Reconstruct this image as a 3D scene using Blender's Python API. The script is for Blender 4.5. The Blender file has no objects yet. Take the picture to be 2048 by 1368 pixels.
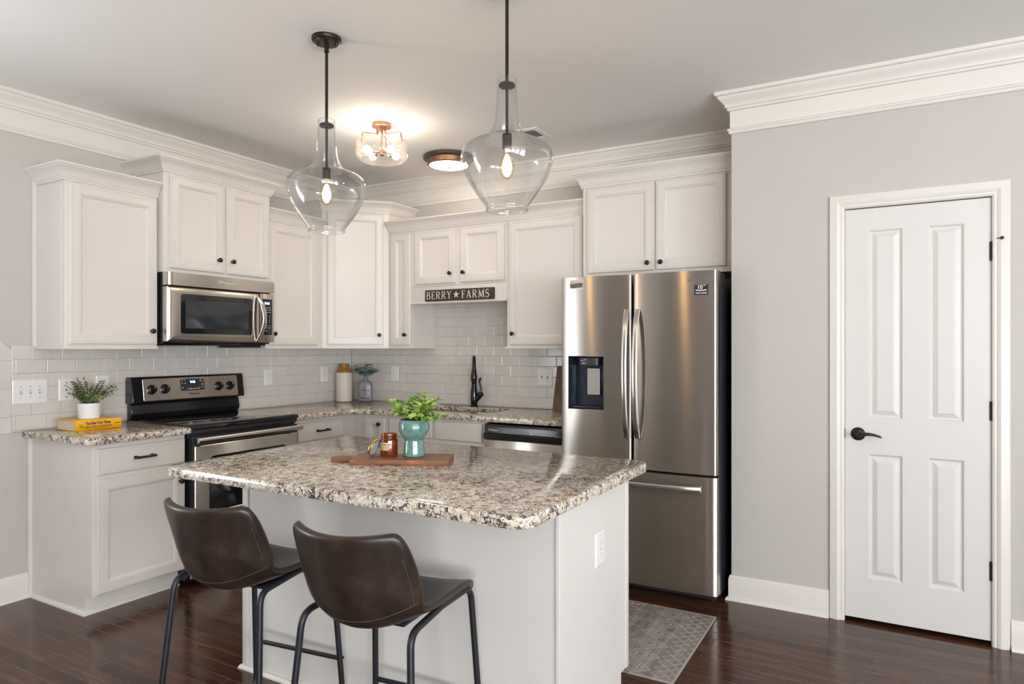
import bpy, bmesh, math, random
from mathutils import Vector as V, Matrix
from mathutils.geometry import tessellate_polygon
from mathutils.bvhtree import BVHTree
S = bpy.context.scene
COL = S.collection
PI = math.pi
R = math.radians

# ------------------------------------------------------------------ camera
cam = bpy.data.cameras.new('camera')
co = bpy.data.objects.new('camera', cam); COL.objects.link(co)
co.location = (4.1555, -4.3717, 1.3705)
co.rotation_euler = (PI/2, 0, 0.5110)
cam.sensor_width = 36; cam.sensor_fit = 'HORIZONTAL'
cam.lens = 1333.33/2048*36
cam.shift_x = (1024-1042.03)/2048
cam.shift_y = (694.28-684)/2048
cam.clip_start = .05; cam.clip_end = 100
S.camera = co

# ------------------------------------------------------------------ world, daylight, exposure
w = bpy.data.worlds.new('sky'); S.world = w; w.use_nodes = True
bg = w.node_tree.nodes['Background']
bg.inputs['Color'].default_value = (.80, .90, 1, 1); bg.inputs['Strength'].default_value = 1.0

def area(name, loc, rot, sx, sy, power, col):
    l = bpy.data.lights.new(name, 'AREA'); l.shape = 'RECTANGLE'; l.size = sx; l.size_y = sy
    l.energy = power; l.color = col
    o = bpy.data.objects.new(name, l); COL.objects.link(o); o.location = loc; o.rotation_euler = rot
    return o
WX, WY = 8.2, -8.6          # far walls of the open living area behind the camera
DAY = (.93, .965, 1)
WINX, WINY, WINL = (6.45, 7.55), (-7.5, -5.9, -4.3), -4.15
TILT = R(48)                # daylight enters level; added lamps tilted upward brighten the ceiling
for x in WINX:
    area('daylight_rear', (x, WY-.02, 1.45), (PI/2, 0, 0), 0.85, 2.0, 18, DAY)
    area('ceiling_fill_rear', (x, WY-.06, 1.2), (PI/2+TILT, 0, 0), 0.85, 1.4, 110, DAY)
for y in WINY:
    area('daylight_side', (WX+.02, y, 1.5), (PI/2, 0, PI/2), 1.2, 1.9, 24, DAY)
    area('ceiling_fill_side', (WX+.06, y, 1.2), (PI/2+TILT, 0, PI/2), 1.2, 1.3, 88, DAY)
area('daylight_left', (-.02, WINL, 1.45), (PI/2, 0, -PI/2), .7, 2.0, 9, DAY)
area('ceiling_fill_left', (-.06, WINL, 1.2), (PI/2+TILT, 0, -PI/2), .7, 1.4, 28, DAY)

vs = S.view_settings
S.display_settings.display_device = 'sRGB'
vs.view_transform = 'Standard'; vs.look = 'None'; vs.gamma = 1; vs.use_curve_mapping = False
vs.exposure = 0.50
S.cycles.use_denoising = True
S.cycles.max_bounces = 14; S.cycles.diffuse_bounces = 7; S.cycles.glossy_bounces = 5
S.cycles.transparent_max_bounces = 24; S.cycles.transmission_bounces = 8
S.cycles.caustics_reflective = False; S.cycles.caustics_refractive = False
S.cycles.sample_clamp_indirect = 6

# ------------------------------------------------------------------ materials
def nt(m):
    m.use_nodes = True
    t = m.node_tree
    return t, t.nodes, t.links, t.nodes['Principled BSDF']
def nd(t, typ, **kw):
    n = t.nodes.new(typ)
    for k, v in kw.items():
        if k in n.inputs.keys(): n.inputs[k].default_value = v
        else: setattr(n, k, v)
    return n
def ramp(t, stops, interp='LINEAR'):
    n = t.nodes.new('ShaderNodeValToRGB'); cr = n.color_ramp; cr.interpolation = interp
    while len(cr.elements) < len(stops): cr.elements.new(.5)
    for e, (p, c) in zip(cr.elements, stops):
        e.position = p; e.color = (c, c, c, 1) if isinstance(c, (int, float)) else (*c, 1)
    return n
def mth(t, op, a, b=None, c=None):
    n = t.nodes.new('ShaderNodeMath'); n.operation = op
    for i, x in enumerate((a, b, c)):
        if x is None: continue
        if isinstance(x, (int, float)): n.inputs[i].default_value = x
        else: t.links.new(x, n.inputs[i])
    return n.outputs[0]
def mixc(t, fac, a, b, mode='MIX'):
    n = t.nodes.new('ShaderNodeMix'); n.data_type = 'RGBA'; n.blend_type = mode
    for s, x in ((n.inputs[0], fac), (n.inputs[6], a), (n.inputs[7], b)):
        if isinstance(x, (int, float)): s.default_value = x
        elif isinstance(x, tuple): s.default_value = (*x, 1)
        else: t.links.new(x, s)
    return n.outputs[2]
MATS = {}
def pm(name, col, rough=.5, metal=0, var=.03, scale=14, bump=0, bscale=200, coat=0, ior=None, emit=None, spec=None):
    """plain painted / plastic / metal surface with a slight procedural variation"""
    m = bpy.data.materials.new(name); t, N, L, P = nt(m)
    tc = nd(t, 'ShaderNodeTexCoord')
    no = nd(t, 'ShaderNodeTexNoise', Scale=scale, Detail=3.0)
    L.new(tc.outputs['Object'], no.inputs['Vector'])
    rp = ramp(t, [(.3, tuple(c*(1-var) for c in col)), (.7, tuple(min(1, c*(1+var)) for c in col))])
    L.new(no.outputs['Fac'], rp.inputs[0]); L.new(rp.outputs[0], P.inputs['Base Color'])
    P.inputs['Roughness'].default_value = rough; P.inputs['Metallic'].default_value = metal
    if coat: P.inputs['Coat Weight'].default_value = coat; P.inputs['Coat Roughness'].default_value = .08
    if spec is not None: P.inputs['Specular IOR Level'].default_value = spec
    if bump:
        nb = nd(t, 'ShaderNodeTexNoise', Scale=bscale, Detail=2.0)
        L.new(tc.outputs['Object'], nb.inputs['Vector'])
        b = nd(t, 'ShaderNodeBump', Strength=bump, Distance=.002)
        L.new(nb.outputs['Fac'], b.inputs['Height']); L.new(b.outputs[0], P.inputs['Normal'])
    if emit:
        P.inputs['Emission Color'].default_value = (*col, 1); P.inputs['Emission Strength'].default_value = emit
    MATS[name] = m
    return m

def granite():
    m = bpy.data.materials.new('granite'); t, N, L, P = nt(m)
    tc = nd(t, 'ShaderNodeTexCoord'); o = tc.outputs['Object']
    wn = nd(t, 'ShaderNodeTexNoise', Scale=38.0, Detail=4.0, Roughness=.6); L.new(o, wn.inputs['Vector'])
    ws = nd(t, 'ShaderNodeVectorMath', operation='MULTIPLY_ADD'); L.new(wn.outputs['Color'], ws.inputs[0])
    ws.inputs[1].default_value = (.030, .030, .030); L.new(o, ws.inputs[2])
    wv = ws.outputs[0]
    n1 = nd(t, 'ShaderNodeTexNoise', Scale=30.0, Detail=5.0, Roughness=.65); L.new(wv, n1.inputs['Vector'])
    base = ramp(t, [(.30, (.31, .235, .17)), (.42, (.47, .375, .275)), (.52, (.61, .51, .395)), (.62, (.69, .61, .51)), (.74, (.66, .625, .57))])
    L.new(n1.outputs['Fac'], base.inputs[0])
    v1 = nd(t, 'ShaderNodeTexVoronoi', Scale=70.0); L.new(wv, v1.inputs['Vector'])
    vsx = nd(t, 'ShaderNodeSeparateColor'); L.new(v1.outputs['Color'], vsx.inputs[0])
    pale = ramp(t, [(.55, 0), (.70, 1)]); L.new(vsx.outputs[0], pale.inputs[0])
    c1 = mixc(t, mth(t, 'MULTIPLY', pale.outputs[0], .70), base.outputs[0], (.72, .69, .635))
    # dark veins wandering along the crystal borders
    v2 = nd(t, 'ShaderNodeTexVoronoi', Scale=70.0, feature='DISTANCE_TO_EDGE'); L.new(wv, v2.inputs['Vector'])
    n2 = nd(t, 'ShaderNodeTexNoise', Scale=34.0, Detail=5.0, Roughness=.65); L.new(o, n2.inputs['Vector'])
    wid = ramp(t, [(.42, 0), (.53, .075), (.72, .30)]); L.new(n2.outputs['Fac'], wid.inputs[0])
    e1 = mth(t, 'SUBTRACT', wid.outputs[0], v2.outputs['Distance'])
    vein = ramp(t, [(.0, 0), (.028, 1)]); L.new(e1, vein.inputs[0])
    # fine mica flecks, thicker in some areas
    n3 = nd(t, 'ShaderNodeTexNoise', Scale=120.0, Detail=3.0, Roughness=.6); L.new(wv, n3.inputs['Vector'])
    n4 = nd(t, 'ShaderNodeTexNoise', Scale=8.0, Detail=3.0); L.new(o, n4.inputs['Vector'])
    thr = mth(t, 'SUBTRACT', .82, mth(t, 'MULTIPLY', n4.outputs['Fac'], .44))
    clot = ramp(t, [(.0, 0), (.04, 1)]); L.new(mth(t, 'SUBTRACT', n3.outputs['Fac'], thr), clot.inputs[0])
    dark = mth(t, 'MINIMUM', mth(t, 'ADD', mth(t, 'MULTIPLY', vein.outputs[0], .92), mth(t, 'MULTIPLY', clot.outputs[0], .9)), .95)
    c2 = mixc(t, dark, c1, (.030, .026, .025))
    L.new(c2, P.inputs['Base Color'])
    P.inputs['Roughness'].default_value = .09; P.inputs['Specular IOR Level'].default_value = .5
    return m

def floor_wood():
    m = bpy.data.materials.new('dark_hardwood'); t, N, L, P = nt(m)
    tc = nd(t, 'ShaderNodeTexCoord'); sp = nd(t, 'ShaderNodeSeparateXYZ'); L.new(tc.outputs['Object'], sp.inputs[0])
    X, Y = sp.outputs[0], sp.outputs[1]
    PW, PL = .0755, 1.05
    a = mth(t, 'DIVIDE', mth(t, 'ADD', Y, 12.071), PW)
    row = mth(t, 'FLOOR', a); fr = mth(t, 'FRACT', a)
    wr = nd(t, 'ShaderNodeTexWhiteNoise', noise_dimensions='1D'); L.new(row, wr.inputs['W'])
    b = mth(t, 'ADD', mth(t, 'DIVIDE', X, PL), mth(t, 'MULTIPLY', wr.outputs['Value'], 9.0))
    brd = mth(t, 'FLOOR', b); fb = mth(t, 'FRACT', b)
    cx = nd(t, 'ShaderNodeCombineXYZ'); L.new(row, cx.inputs[0]); L.new(brd, cx.inputs[1])
    wb = nd(t, 'ShaderNodeTexWhiteNoise', noise_dimensions='3D'); L.new(cx.outputs[0], wb.inputs['Vector'])
    # grain
    sx = nd(t, 'ShaderNodeCombineXYZ')
    L.new(mth(t, 'ADD', mth(t, 'MULTIPLY', X, 2.2), mth(t, 'MULTIPLY', wb.outputs['Value'], 30)), sx.inputs[0])
    L.new(mth(t, 'MULTIPLY', Y, 26.0), sx.inputs[1]); L.new(wb.outputs['Value'], sx.inputs[2])
    g = nd(t, 'ShaderNodeTexNoise', Scale=2.2, Detail=6.0, Roughness=.62, Distortion=.6); L.new(sx.outputs[0], g.inputs['Vector'])
    gr = ramp(t, [(.32, (.026, .0100, .0055)), (.50, (.064, .0240, .0125)), (.68, (.106, .043, .023))]); L.new(g.outputs['Fac'], gr.inputs[0])
    tint = ramp(t, [(0, .62), (1, 1.32)]); L.new(wb.outputs['Value'], tint.inputs[0])
    c = mixc(t, 1.0, gr.outputs[0], tint.outputs[0], 'MULTIPLY')
    d1 = mth(t, 'MULTIPLY', mth(t, 'MINIMUM', fr, mth(t, 'SUBTRACT', 1.0, fr)), PW)
    d2 = mth(t, 'MULTIPLY', mth(t, 'MINIMUM', fb, mth(t, 'SUBTRACT', 1.0, fb)), PL)
    dd = mth(t, 'MINIMUM', d1, d2)
    seam_glint = nd(t, 'ShaderNodeMapRange'); seam_glint.inputs['From Min'].default_value = .0004; seam_glint.inputs['From Max'].default_value = .0010
    seam_glint.inputs['To Min'].default_value = 1; seam_glint.inputs['To Max'].default_value = 0; L.new(dd, seam_glint.inputs['Value'])
    c2 = mixc(t, mth(t, 'MULTIPLY', seam_glint.outputs[0], .60), c, (.22, .13, .085))  # pale tint paints in the glint of light along plank bevels
    L.new(c2, P.inputs['Base Color'])
    hb = nd(t, 'ShaderNodeMapRange'); hb.inputs['From Min'].default_value = 0; hb.inputs['From Max'].default_value = .0022
    L.new(dd, hb.inputs['Value'])
    h = mth(t, 'ADD', hb.outputs[0], mth(t, 'MULTIPLY', g.outputs['Fac'], .10))
    bp = nd(t, 'ShaderNodeBump', Strength=.35, Distance=.0012); L.new(h, bp.inputs['Height']); L.new(bp.outputs[0], P.inputs['Normal'])
    P.inputs['Roughness'].default_value = .17; P.inputs['Specular IOR Level'].default_value = .45
    return m

def steel(name, col=(.45, .42, .39), rough=.26, an=.75, rot=0.0, vert=False):
    m = bpy.data.materials.new(name); t, N, L, P = nt(m)
    tc = nd(t, 'ShaderNodeTexCoord'); mp = nd(t, 'ShaderNodeMapping')
    mp.inputs['Scale'].default_value = (900, 900, 3) if vert else (3, 3, 900)
    L.new(tc.outputs['Object'], mp.inputs[0])
    no = nd(t, 'ShaderNodeTexNoise', Scale=1.0, Detail=2.0); L.new(mp.outputs[0], no.inputs['Vector'])
    rp = ramp(t, [(.3, tuple(c*.955 for c in col)), (.7, tuple(min(1, c*1.045) for c in col))]); L.new(no.outputs['Fac'], rp.inputs[0])
    L.new(rp.outputs[0], P.inputs['Base Color'])
    P.inputs['Metallic'].default_value = 1; P.inputs['Roughness'].default_value = rough
    P.inputs['Anisotropic'].default_value = an; P.inputs['Anisotropic Rotation'].default_value = rot
    tg = nd(t, 'ShaderNodeTangent', direction_type='UV_MAP'); tg.uv_map = 'UVMap'; L.new(tg.outputs[0], P.inputs['Tangent'])
    return m

def leather():
    m = bpy.data.materials.new('brown_leather'); t, N, L, P = nt(m)
    tc = nd(t, 'ShaderNodeTexCoord'); o = tc.outputs['Object']
    n1 = nd(t, 'ShaderNodeTexNoise', Scale=9.0, Detail=6.0, Roughness=.65); L.new(o, n1.inputs['Vector'])
    r1 = ramp(t, [(.32, (.017, .0104, .0074)), (.52, (.026, .0160, .0112)), (.72, (.042, .0275, .0195))]); L.new(n1.outputs['Fac'], r1.inputs[0])
    w = nd(t, 'ShaderNodeTexNoise', Scale=55.0, Detail=3.0, Distortion=2.5); L.new(o, w.inputs['Vector'])
    r2 = ramp(t, [(.60, 0), (.68, 1)]); L.new(w.outputs['Fac'], r2.inputs[0])
    c = mixc(t, mth(t, 'MULTIPLY', r2.outputs[0], .11), r1.outputs[0], (.12, .085, .06))
    L.new(c, P.inputs['Base Color'])
    rr = ramp(t, [(.3, .30), (.7, .46)]); L.new(n1.outputs['Fac'], rr.inputs[0]); L.new(rr.outputs[0], P.inputs['Roughness'])
    nb = nd(t, 'ShaderNodeTexNoise', Scale=420.0, Detail=2.0); L.new(o, nb.inputs['Vector'])
    b = nd(t, 'ShaderNodeBump', Strength=.12, Distance=.001); L.new(nb.outputs['Fac'], b.inputs['Height']); L.new(b.outputs[0], P.inputs['Normal'])
    return m

def thin_glass(name, tint=(1, 1, 1), k=1.0, rough=0.0, seeds=False, floor_=.035):
    """thin blown glass: clear straight through, mirror-like towards its rim"""
    m = bpy.data.materials.new(name); m.use_nodes = True; t = m.node_tree
    for n in list(t.nodes): t.nodes.remove(n)
    out = nd(t, 'ShaderNodeOutputMaterial'); tr = nd(t, 'ShaderNodeBsdfTransparent'); gl = nd(t, 'ShaderNodeBsdfGlossy')
    tr.inputs[0].default_value = (*tint, 1); gl.inputs['Roughness'].default_value = rough
    lw = nd(t, 'ShaderNodeLayerWeight', Blend=.5)
    f = mth(t, 'ADD', mth(t, 'MULTIPLY', mth(t, 'POWER', lw.outputs['Facing'], 4.0), k), floor_)
    f = mth(t, 'MINIMUM', f, .95)
    mx = nd(t, 'ShaderNodeMixShader'); t.links.new(f, mx.inputs[0]); t.links.new(tr.outputs[0], mx.inputs[1]); t.links.new(gl.outputs[0], mx.inputs[2])
    last = mx.outputs[0]
    tc = nd(t, 'ShaderNodeTexCoord')
    if seeds:
        vo = nd(t, 'ShaderNodeTexVoronoi', Scale=110.0); t.links.new(tc.outputs['Object'], vo.inputs['Vector'])
        rp = ramp(t, [(.16, 1), (.30, 0)]); t.links.new(vo.outputs['Distance'], rp.inputs[0])
        tl = nd(t, 'ShaderNodeBsdfTranslucent'); tl.inputs[0].default_value = (1, .97, .93, 1)
        df = nd(t, 'ShaderNodeBsdfDiffuse'); df.inputs[0].default_value = (.95, .93, .9, 1)
        ad = nd(t, 'ShaderNodeMixShader'); ad.inputs[0].default_value = .4
        t.links.new(tl.outputs[0], ad.inputs[1]); t.links.new(df.outputs[0], ad.inputs[2])
        m2 = nd(t, 'ShaderNodeMixShader'); t.links.new(mth(t, 'ADD', mth(t, 'MULTIPLY', rp.outputs[0], .20), .012), m2.inputs[0])
        t.links.new(last, m2.inputs[1]); t.links.new(ad.outputs[0], m2.inputs[2]); last = m2.outputs[0]
    else:
        no = nd(t, 'ShaderNodeTexNoise', Scale=7.0, Detail=1.0); t.links.new(tc.outputs['Object'], no.inputs['Vector'])
        b = nd(t, 'ShaderNodeBump', Strength=.10, Distance=.01); t.links.new(no.outputs['Fac'], b.inputs['Height']); t.links.new(b.outputs[0], gl.inputs['Normal'])
    t.links.new(last, out.inputs[0])
    return m

def wood(name, c0, c1, scale=(3, 40, 40), rough=.5):
    m = bpy.data.materials.new(name); t, N, L, P = nt(m)
    tc = nd(t, 'ShaderNodeTexCoord'); mp = nd(t, 'ShaderNodeMapping'); mp.inputs['Scale'].default_value = scale
    L.new(tc.outputs['Object'], mp.inputs[0])
    no = nd(t, 'ShaderNodeTexNoise', Scale=1.6, Detail=6.0, Roughness=.6, Distortion=1.2); L.new(mp.outputs[0], no.inputs['Vector'])
    rp = ramp(t, [(.32, c0), (.68, c1)]); L.new(no.outputs['Fac'], rp.inputs[0]); L.new(rp.outputs[0], P.inputs['Base Color'])
    b = nd(t, 'ShaderNodeBump', Strength=.2, Distance=.001); L.new(no.outputs['Fac'], b.inputs['Height']); L.new(b.outputs[0], P.inputs['Normal'])
    P.inputs['Roughness'].default_value = rough
    return m

def leafmat(name, stops, rough=.45, scale=30):
    m = bpy.data.materials.new(name); t, N, L, P = nt(m)
    tc = nd(t, 'ShaderNodeTexCoord')
    no = nd(t, 'ShaderNodeTexNoise', Scale=scale, Detail=2.0); L.new(tc.outputs['Object'], no.inputs['Vector'])
    rp = ramp(t, stops); L.new(no.outputs['Fac'], rp.inputs[0]); L.new(rp.outputs[0], P.inputs['Base Color'])
    P.inputs['Roughness'].default_value = rough; P.inputs['Subsurface Weight'].default_value = 0.0
    return m

def rug_weave():
    m = bpy.data.materials.new('rug_weave'); t, N, L, P = nt(m)
    tc = nd(t, 'ShaderNodeTexCoord'); mp = nd(t, 'ShaderNodeMapping'); mp.inputs['Scale'].default_value = (26, 1.4, 1)
    L.new(tc.outputs['Object'], mp.inputs[0])
    n1 = nd(t, 'ShaderNodeTexNoise', Scale=1.0, Detail=5.0, Roughness=.7); L.new(mp.outputs[0], n1.inputs['Vector'])
    n2 = nd(t, 'ShaderNodeTexNoise', Scale=260.0, Detail=2.0); L.new(tc.outputs['Object'], n2.inputs['Vector'])
    f = mth(t, 'ADD', mth(t, 'MULTIPLY', n1.outputs['Fac'], .75), mth(t, 'MULTIPLY', n2.outputs['Fac'], .25))
    rp = ramp(t, [(.36, (.115, .095, .082)), (.50, (.215, .185, .165)), (.64, (.36, .32, .285))]); L.new(f, rp.inputs[0])
    L.new(rp.outputs[0], P.inputs['Base Color']); P.inputs['Roughness'].default_value = .95
    b = nd(t, 'ShaderNodeBump', Strength=.5, Distance=.002); L.new(n2.outputs['Fac'], b.inputs['Height']); L.new(b.outputs[0], P.inputs['Normal'])
    return m

M = dict(
    walld=pm('dimmed_rear_wall', (.24, .215, .19), .7, var=.02, scale=3),  # unseen rear wall, darkened so the steel fridge reflects less light
    wall=pm('greige_wall_paint', (.50, .468, .435), .62, var=.012, scale=3, bump=.05, bscale=350),
    ceil=pm('ceiling_paint', (.80, .79, .775), .8, var=.01, scale=2),
    trim=pm('trim_paint', (.70, .665, .615), .38, var=.012, scale=4),
    cab=pm('cabinet_paint', (.68, .64, .595), .36, var=.014, scale=5),
    doorp=pm('door_paint', (.65, .63, .60), .42, var=.012, scale=4),
    island=pm('island_paint', (.66, .635, .60), .45, var=.012, scale=4),
    tile=pm('glazed_tile', (.60, .565, .525), .16, var=.035, scale=9),
    grout=pm('grout', (.43, .405, .375), .85, var=.04, scale=90),
    bronze=pm('oil_rubbed_bronze', (.035, .026, .022), .38, .7, var=.18, scale=40),
    black=pm('black_enamel', (.0075, .0075, .0085), .12, var=.05),
    blackm=pm('black_metal', (.016, .017, .021), .42, .3, var=.08, scale=60, bump=.06, bscale=600),
    blackp=pm('black_plastic', (.014, .014, .016), .38, var=.06),
    dgrey=pm('dark_grey_metal', (.045, .046, .050), .45, .5, var=.05),
    glassb=pm('dark_glass', (.010, .012, .014), .05, var=.05, coat=.4),
    white=pm('white_plastic', (.74, .735, .72), .32, var=.01),
    slot=pm('dark_slot', (.03, .03, .03), .6),
    shade=pm('grey_slot', (.36, .35, .335), .5),
    granite=granite(), floor=floor_wood(), leather=leather(), rug=rug_weave(),
    steel=steel('stainless_steel', (.60, .55, .495), .27, .8, .25), steelf=steel('stainless_door', (.52, .485, .445), .285, .985, .25), steelh=steel('stainless_handle', (.60, .57, .54), .22, .3),  # fridge steel is a darker copy, standing in for dim reflections
    chrome=pm('chrome', (.72, .71, .70), .10, 1, var=.02),
    glass=thin_glass('clear_glass', (.965, .968, .97), 1.0, floor_=.05),
    seeded=thin_glass('seeded_glass', (.98, .97, .95), .9, .02, True),
    bulbg=thin_glass('amber_bulb_glass', (1, .93, .82), .5),
    amber=thin_glass('amber_glass', (.78, .50, .20), .9, 0, False, .07),
    copper=pm('copper_bronze', (.30, .16, .09), .35, .85, var=.1),
    flushdk=pm('brushed_dark_bronze', (.10, .072, .055), .38, .7, var=.1),
    glow=pm('warm_filament', (1, .64, .30), .5, emit=130),
    glow2=pm('warm_bulb', (1, .87, .72), .5, emit=70),
    diff=pm('lit_diffuser', (1, .88, .74), .5, emit=12.0),
    lcd=pm('lit_display', (.25, .55, 1), .5, emit=5),
    lcdbg=pm('display_window', (.004, .008, .03), .1),
    prt=pm('printed_marks', (.55, .56, .58), .5),
    logo=pm('dark_logo', (.06, .055, .05), .4),
    logog=pm('grey_logo', (.16, .15, .14), .45),
    teal=pm('teal_glaze', (.115, .235, .205), .10, var=.25, scale=46, coat=.5),
    leafg=leafmat('spring_green_leaf', [(.34, (.07, .18, .045)), (.46, (.27, .46, .065)), (.62, (.50, .64, .16))]),
    leafd=leafmat('deep_green_leaf', [(.32, (.022, .055, .024)), (.46, (.06, .11, .04)), (.62, (.32, .34, .08))], scale=22),
    leafe=leafmat('eucalyptus_leaf', [(.30, (.085, .150, .140)), (.50, (.18, .27, .25)), (.70, (.30, .39, .36))], .6),
    stem=pm('plant_stem', (.05, .085, .035), .6, var=.2),
    soil=pm('plant_filling', (.03, .035, .02), .9, var=.4, scale=80),
    potw=pm('white_ceramic', (.76, .755, .76), .30, var=.01),
    yellow=pm('yellow_cover', (.80, .40, .008), .36, var=.04),
    pages=pm('page_block', (.62, .52, .36), .8, var=.10, scale=160),
    purple=pm('purple_print', (.13, .015, .09), .6),
    brownp=pm('brown_print', (.16, .065, .02), .6),
    board=wood('acacia_board', (.115, .045, .020), (.30, .125, .05), (4, 34, 34), .5),
    boardd=wood('dark_walnut_edge', (.09, .05, .03), (.21, .125, .08), (34, 34, 5), .6),
    twine=pm('twine', (.52, .43, .33), .9, var=.2, scale=300),
    gold=pm('gold_lid', (.55, .33, .06), .28, .9, var=.05),
    lidin=pm('lid_liner', (.35, .40, .52), .35),
    label=pm('kraft_label', (.52, .36, .20), .7, var=.05),
    wax=pm('candle_wax', (.46, .34, .20), .5),
    vwhite=pm('cream_stoneware', (.70, .63, .57), .5, var=.02),
    vline=pm('drawn_grid_line', (.30, .25, .26), .7),
    vwood=wood('turned_wood', (.20, .085, .015), (.36, .17, .035), (10, 10, 60), .45),
    bottle=pm('grey_glaze', (.19, .195, .215), .3, var=.10, scale=30),
    red=pm('red_print', (.17, .015, .02), .6),
    signw=wood('dark_sign_board', (.020, .013, .010), (.065, .043, .032), (4, 60, 60), .75),
    cream=pm('cream_letter_paint', (.62, .52, .42), .7, var=.10, scale=70),
    rugl=pm('rug_cream_yarn', (.50, .46, .42), .95, var=.12, scale=300),
    photo=pm('magnet_picture', (.13, .09, .075), .3, var=.75, scale=60),
    photosky=pm('magnet_sky', (.52, .40, .42), .3, var=.1, scale=60),
    stitch=pm('stitch_thread', (.085, .062, .048), .8),
    dispb=pm('dispenser_blue_black', (.022, .030, .044), .18, .4),
)

# ------------------------------------------------------------------ mesh helpers
WM = {}
class MB:
    def __init__(s): s.bm = bmesh.new(); s.mi = 0
    def face(s, vs):
        try:
            f = s.bm.faces.new(vs); f.material_index = s.mi; return f
        except ValueError: return None
    def vert(s, p): return s.bm.verts.new(p)
    def loft(s, loops, cap0=True, cap1=True, ring=True, close=False):
        L = [[s.vert(p) for p in lp] for lp in loops]
        n = len(L[0]); prs = list(zip(L, L[1:])) + ([(L[-1], L[0])] if close else [])
        for a, b in prs:
            for i in range(n if ring else n-1):
                j = (i+1) % n
                s.face([a[i], a[j], b[j], b[i]])
        if cap0 and not close: s.face(L[0][::-1])
        if cap1 and not close: s.face(L[-1])
        return s
    def box(s, x0, y0, z0, x1, y1, z1, b=0.0):
        x0, x1 = sorted((x0, x1)); y0, y1 = sorted((y0, y1)); z0, z1 = sorted((z0, z1))
        b = min(b, (x1-x0)*.45, (y1-y0)*.45, (z1-z0)*.45)
        def rect(i, z): return [(x0+i, y0+i, z), (x1-i, y0+i, z), (x1-i, y1-i, z), (x0+i, y1-i, z)]
        if b <= 0: return s.loft([rect(0, z0), rect(0, z1)])
        def rr(i, z):
            o = []
            for cx, cy, a0 in ((x1-b, y1-b, 0), (x0+b, y1-b, 90), (x0+b, y0+b, 180), (x1-b, y0+b, 270)):
                for k in (0, 45, 90):
                    a = R(a0+k); o.append((cx+(b-i)*math.cos(a), cy+(b-i)*math.sin(a), z))
            return o
        return s.loft([rr(b*.999, z0), rr(b*.3, z0+b*.3), rr(0, z0+b), rr(0, z1-b), rr(b*.3, z1-b*.3), rr(b*.999, z1)])
    def lathe(s, O, ax, prof, seg=32, cap0=True, cap1=True):
        O = V(O); ax = V(ax).normalized(); u = ax.orthogonal().normalized(); v = ax.cross(u)
        return s.loft([[O+ax*d+(u*math.cos(2*PI*i/seg)+v*math.sin(2*PI*i/seg))*max(r, 1e-5) for i in range(seg)] for d, r in prof], cap0, cap1)
    def tube(s, pts, r, seg=10, caps=True, closed=False):
        P = [V(p) for p in pts]; n = len(P)
        rr = r if isinstance(r, (list, tuple)) else [r]*n
        loops = []; prev = None
        for i in range(n):
            if closed: d = P[(i+1) % n]-P[i-1]
            else: d = P[min(i+1, n-1)]-P[max(i-1, 0)]
            d.normalize()
            if prev is None: u = d.orthogonal().normalized()
            else: u = (prev-d*prev.dot(d)).normalized()
            prev = u; v = d.cross(u)
            loops.append([P[i]+(u*math.cos(2*PI*k/seg)+v*math.sin(2*PI*k/seg))*rr[i] for k in range(seg)])
        return s.loft(loops, caps, caps, close=closed)
    def prism(s, pts, axis, a, b):
        """polygon (2-D pts) extruded along axis 'x','y','z' from a to b"""
        def p3(p, t): return {'x': (t, p[0], p[1]), 'y': (p[0], t, p[1]), 'z': (p[0], p[1], t)}[axis]
        return s.loft([[p3(p, a) for p in pts], [p3(p, b) for p in pts]])
    def ring(s, O, ux, uy, n, w, h, prof, cap=True, back=False):
        O, ux, uy, n = V(O), V(ux), V(uy), V(n)
        return s.loft([[O+ux*i+uy*i+n*d, O+ux*(w-i)+uy*i+n*d, O+ux*(w-i)+uy*(h-i)+n*d, O+ux*i+uy*(h-i)+n*d] for i, d in prof], back, cap)
    def rrect(s, O, ux, uy, n, w, h, r, prof, cap=True, k=5, back=False):
        O, ux, uy, n = V(O), V(ux), V(uy), V(n); loops = []
        for i, d in prof:
            q = max(r-i, 1e-4); lp = []
            for cx, cy, a0 in ((w-i-q, h-i-q, 0), (i+q, h-i-q, 90), (i+q, i+q, 180), (w-i-q, i+q, 270)):
                for j in range(k+1):
                    a = R(a0+90*j/k); lp.append(O+ux*(cx+q*math.cos(a))+uy*(cy+q*math.sin(a))+n*d)
            loops.append(lp)
        return s.loft(loops, back, cap)
    def sweep(s, path, prof, ends=True):
        """mitred moulding: path in xy, profile (out, z), out = right of travel"""
        P = [V((p[0], p[1])) for p in path]; N = []
        for a, b in zip(P, P[1:]):
            d = (b-a).normalized(); N.append(V((d.y, -d.x)))
        ms = [N[0]]+[(a+b)/(1+a.dot(b)) for a, b in zip(N, N[1:])]+[N[-1]]
        return s.loft([[(p.x+m.x*o, p.y+m.y*o, z) for o, z in prof] for p, m in zip(P, ms)], ends, ends)
    def slab(s, outline, z0, z1, e=.006, hole=None):
        """worktop: outline (ccw), eased edges; optional hole outline (cw order not needed)"""
        n = len(outline); P = [V((p[0], p[1])) for p in outline]
        def inset(i):
            o = []
            for k in range(n):
                a, b, c = P[k-1], P[k], P[(k+1) % n]
                d1 = (b-a).normalized(); d2 = (c-b).normalized()
                n1 = V((-d1.y, d1.x)); n2 = V((-d2.y, d2.x)); m = (n1+n2)/(1+n1.dot(n2)); o.append(b+m*i)
            return o
        prof = [(e, z0), (e*.3, z0+e*.3), (0, z0+e), (0, z1-e), (e*.3, z1-e*.3), (e, z1)]
        loops = [[(p.x, p.y, z) for p in inset(i)] for i, z in prof]
        if not hole: return s.loft(loops)
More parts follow.
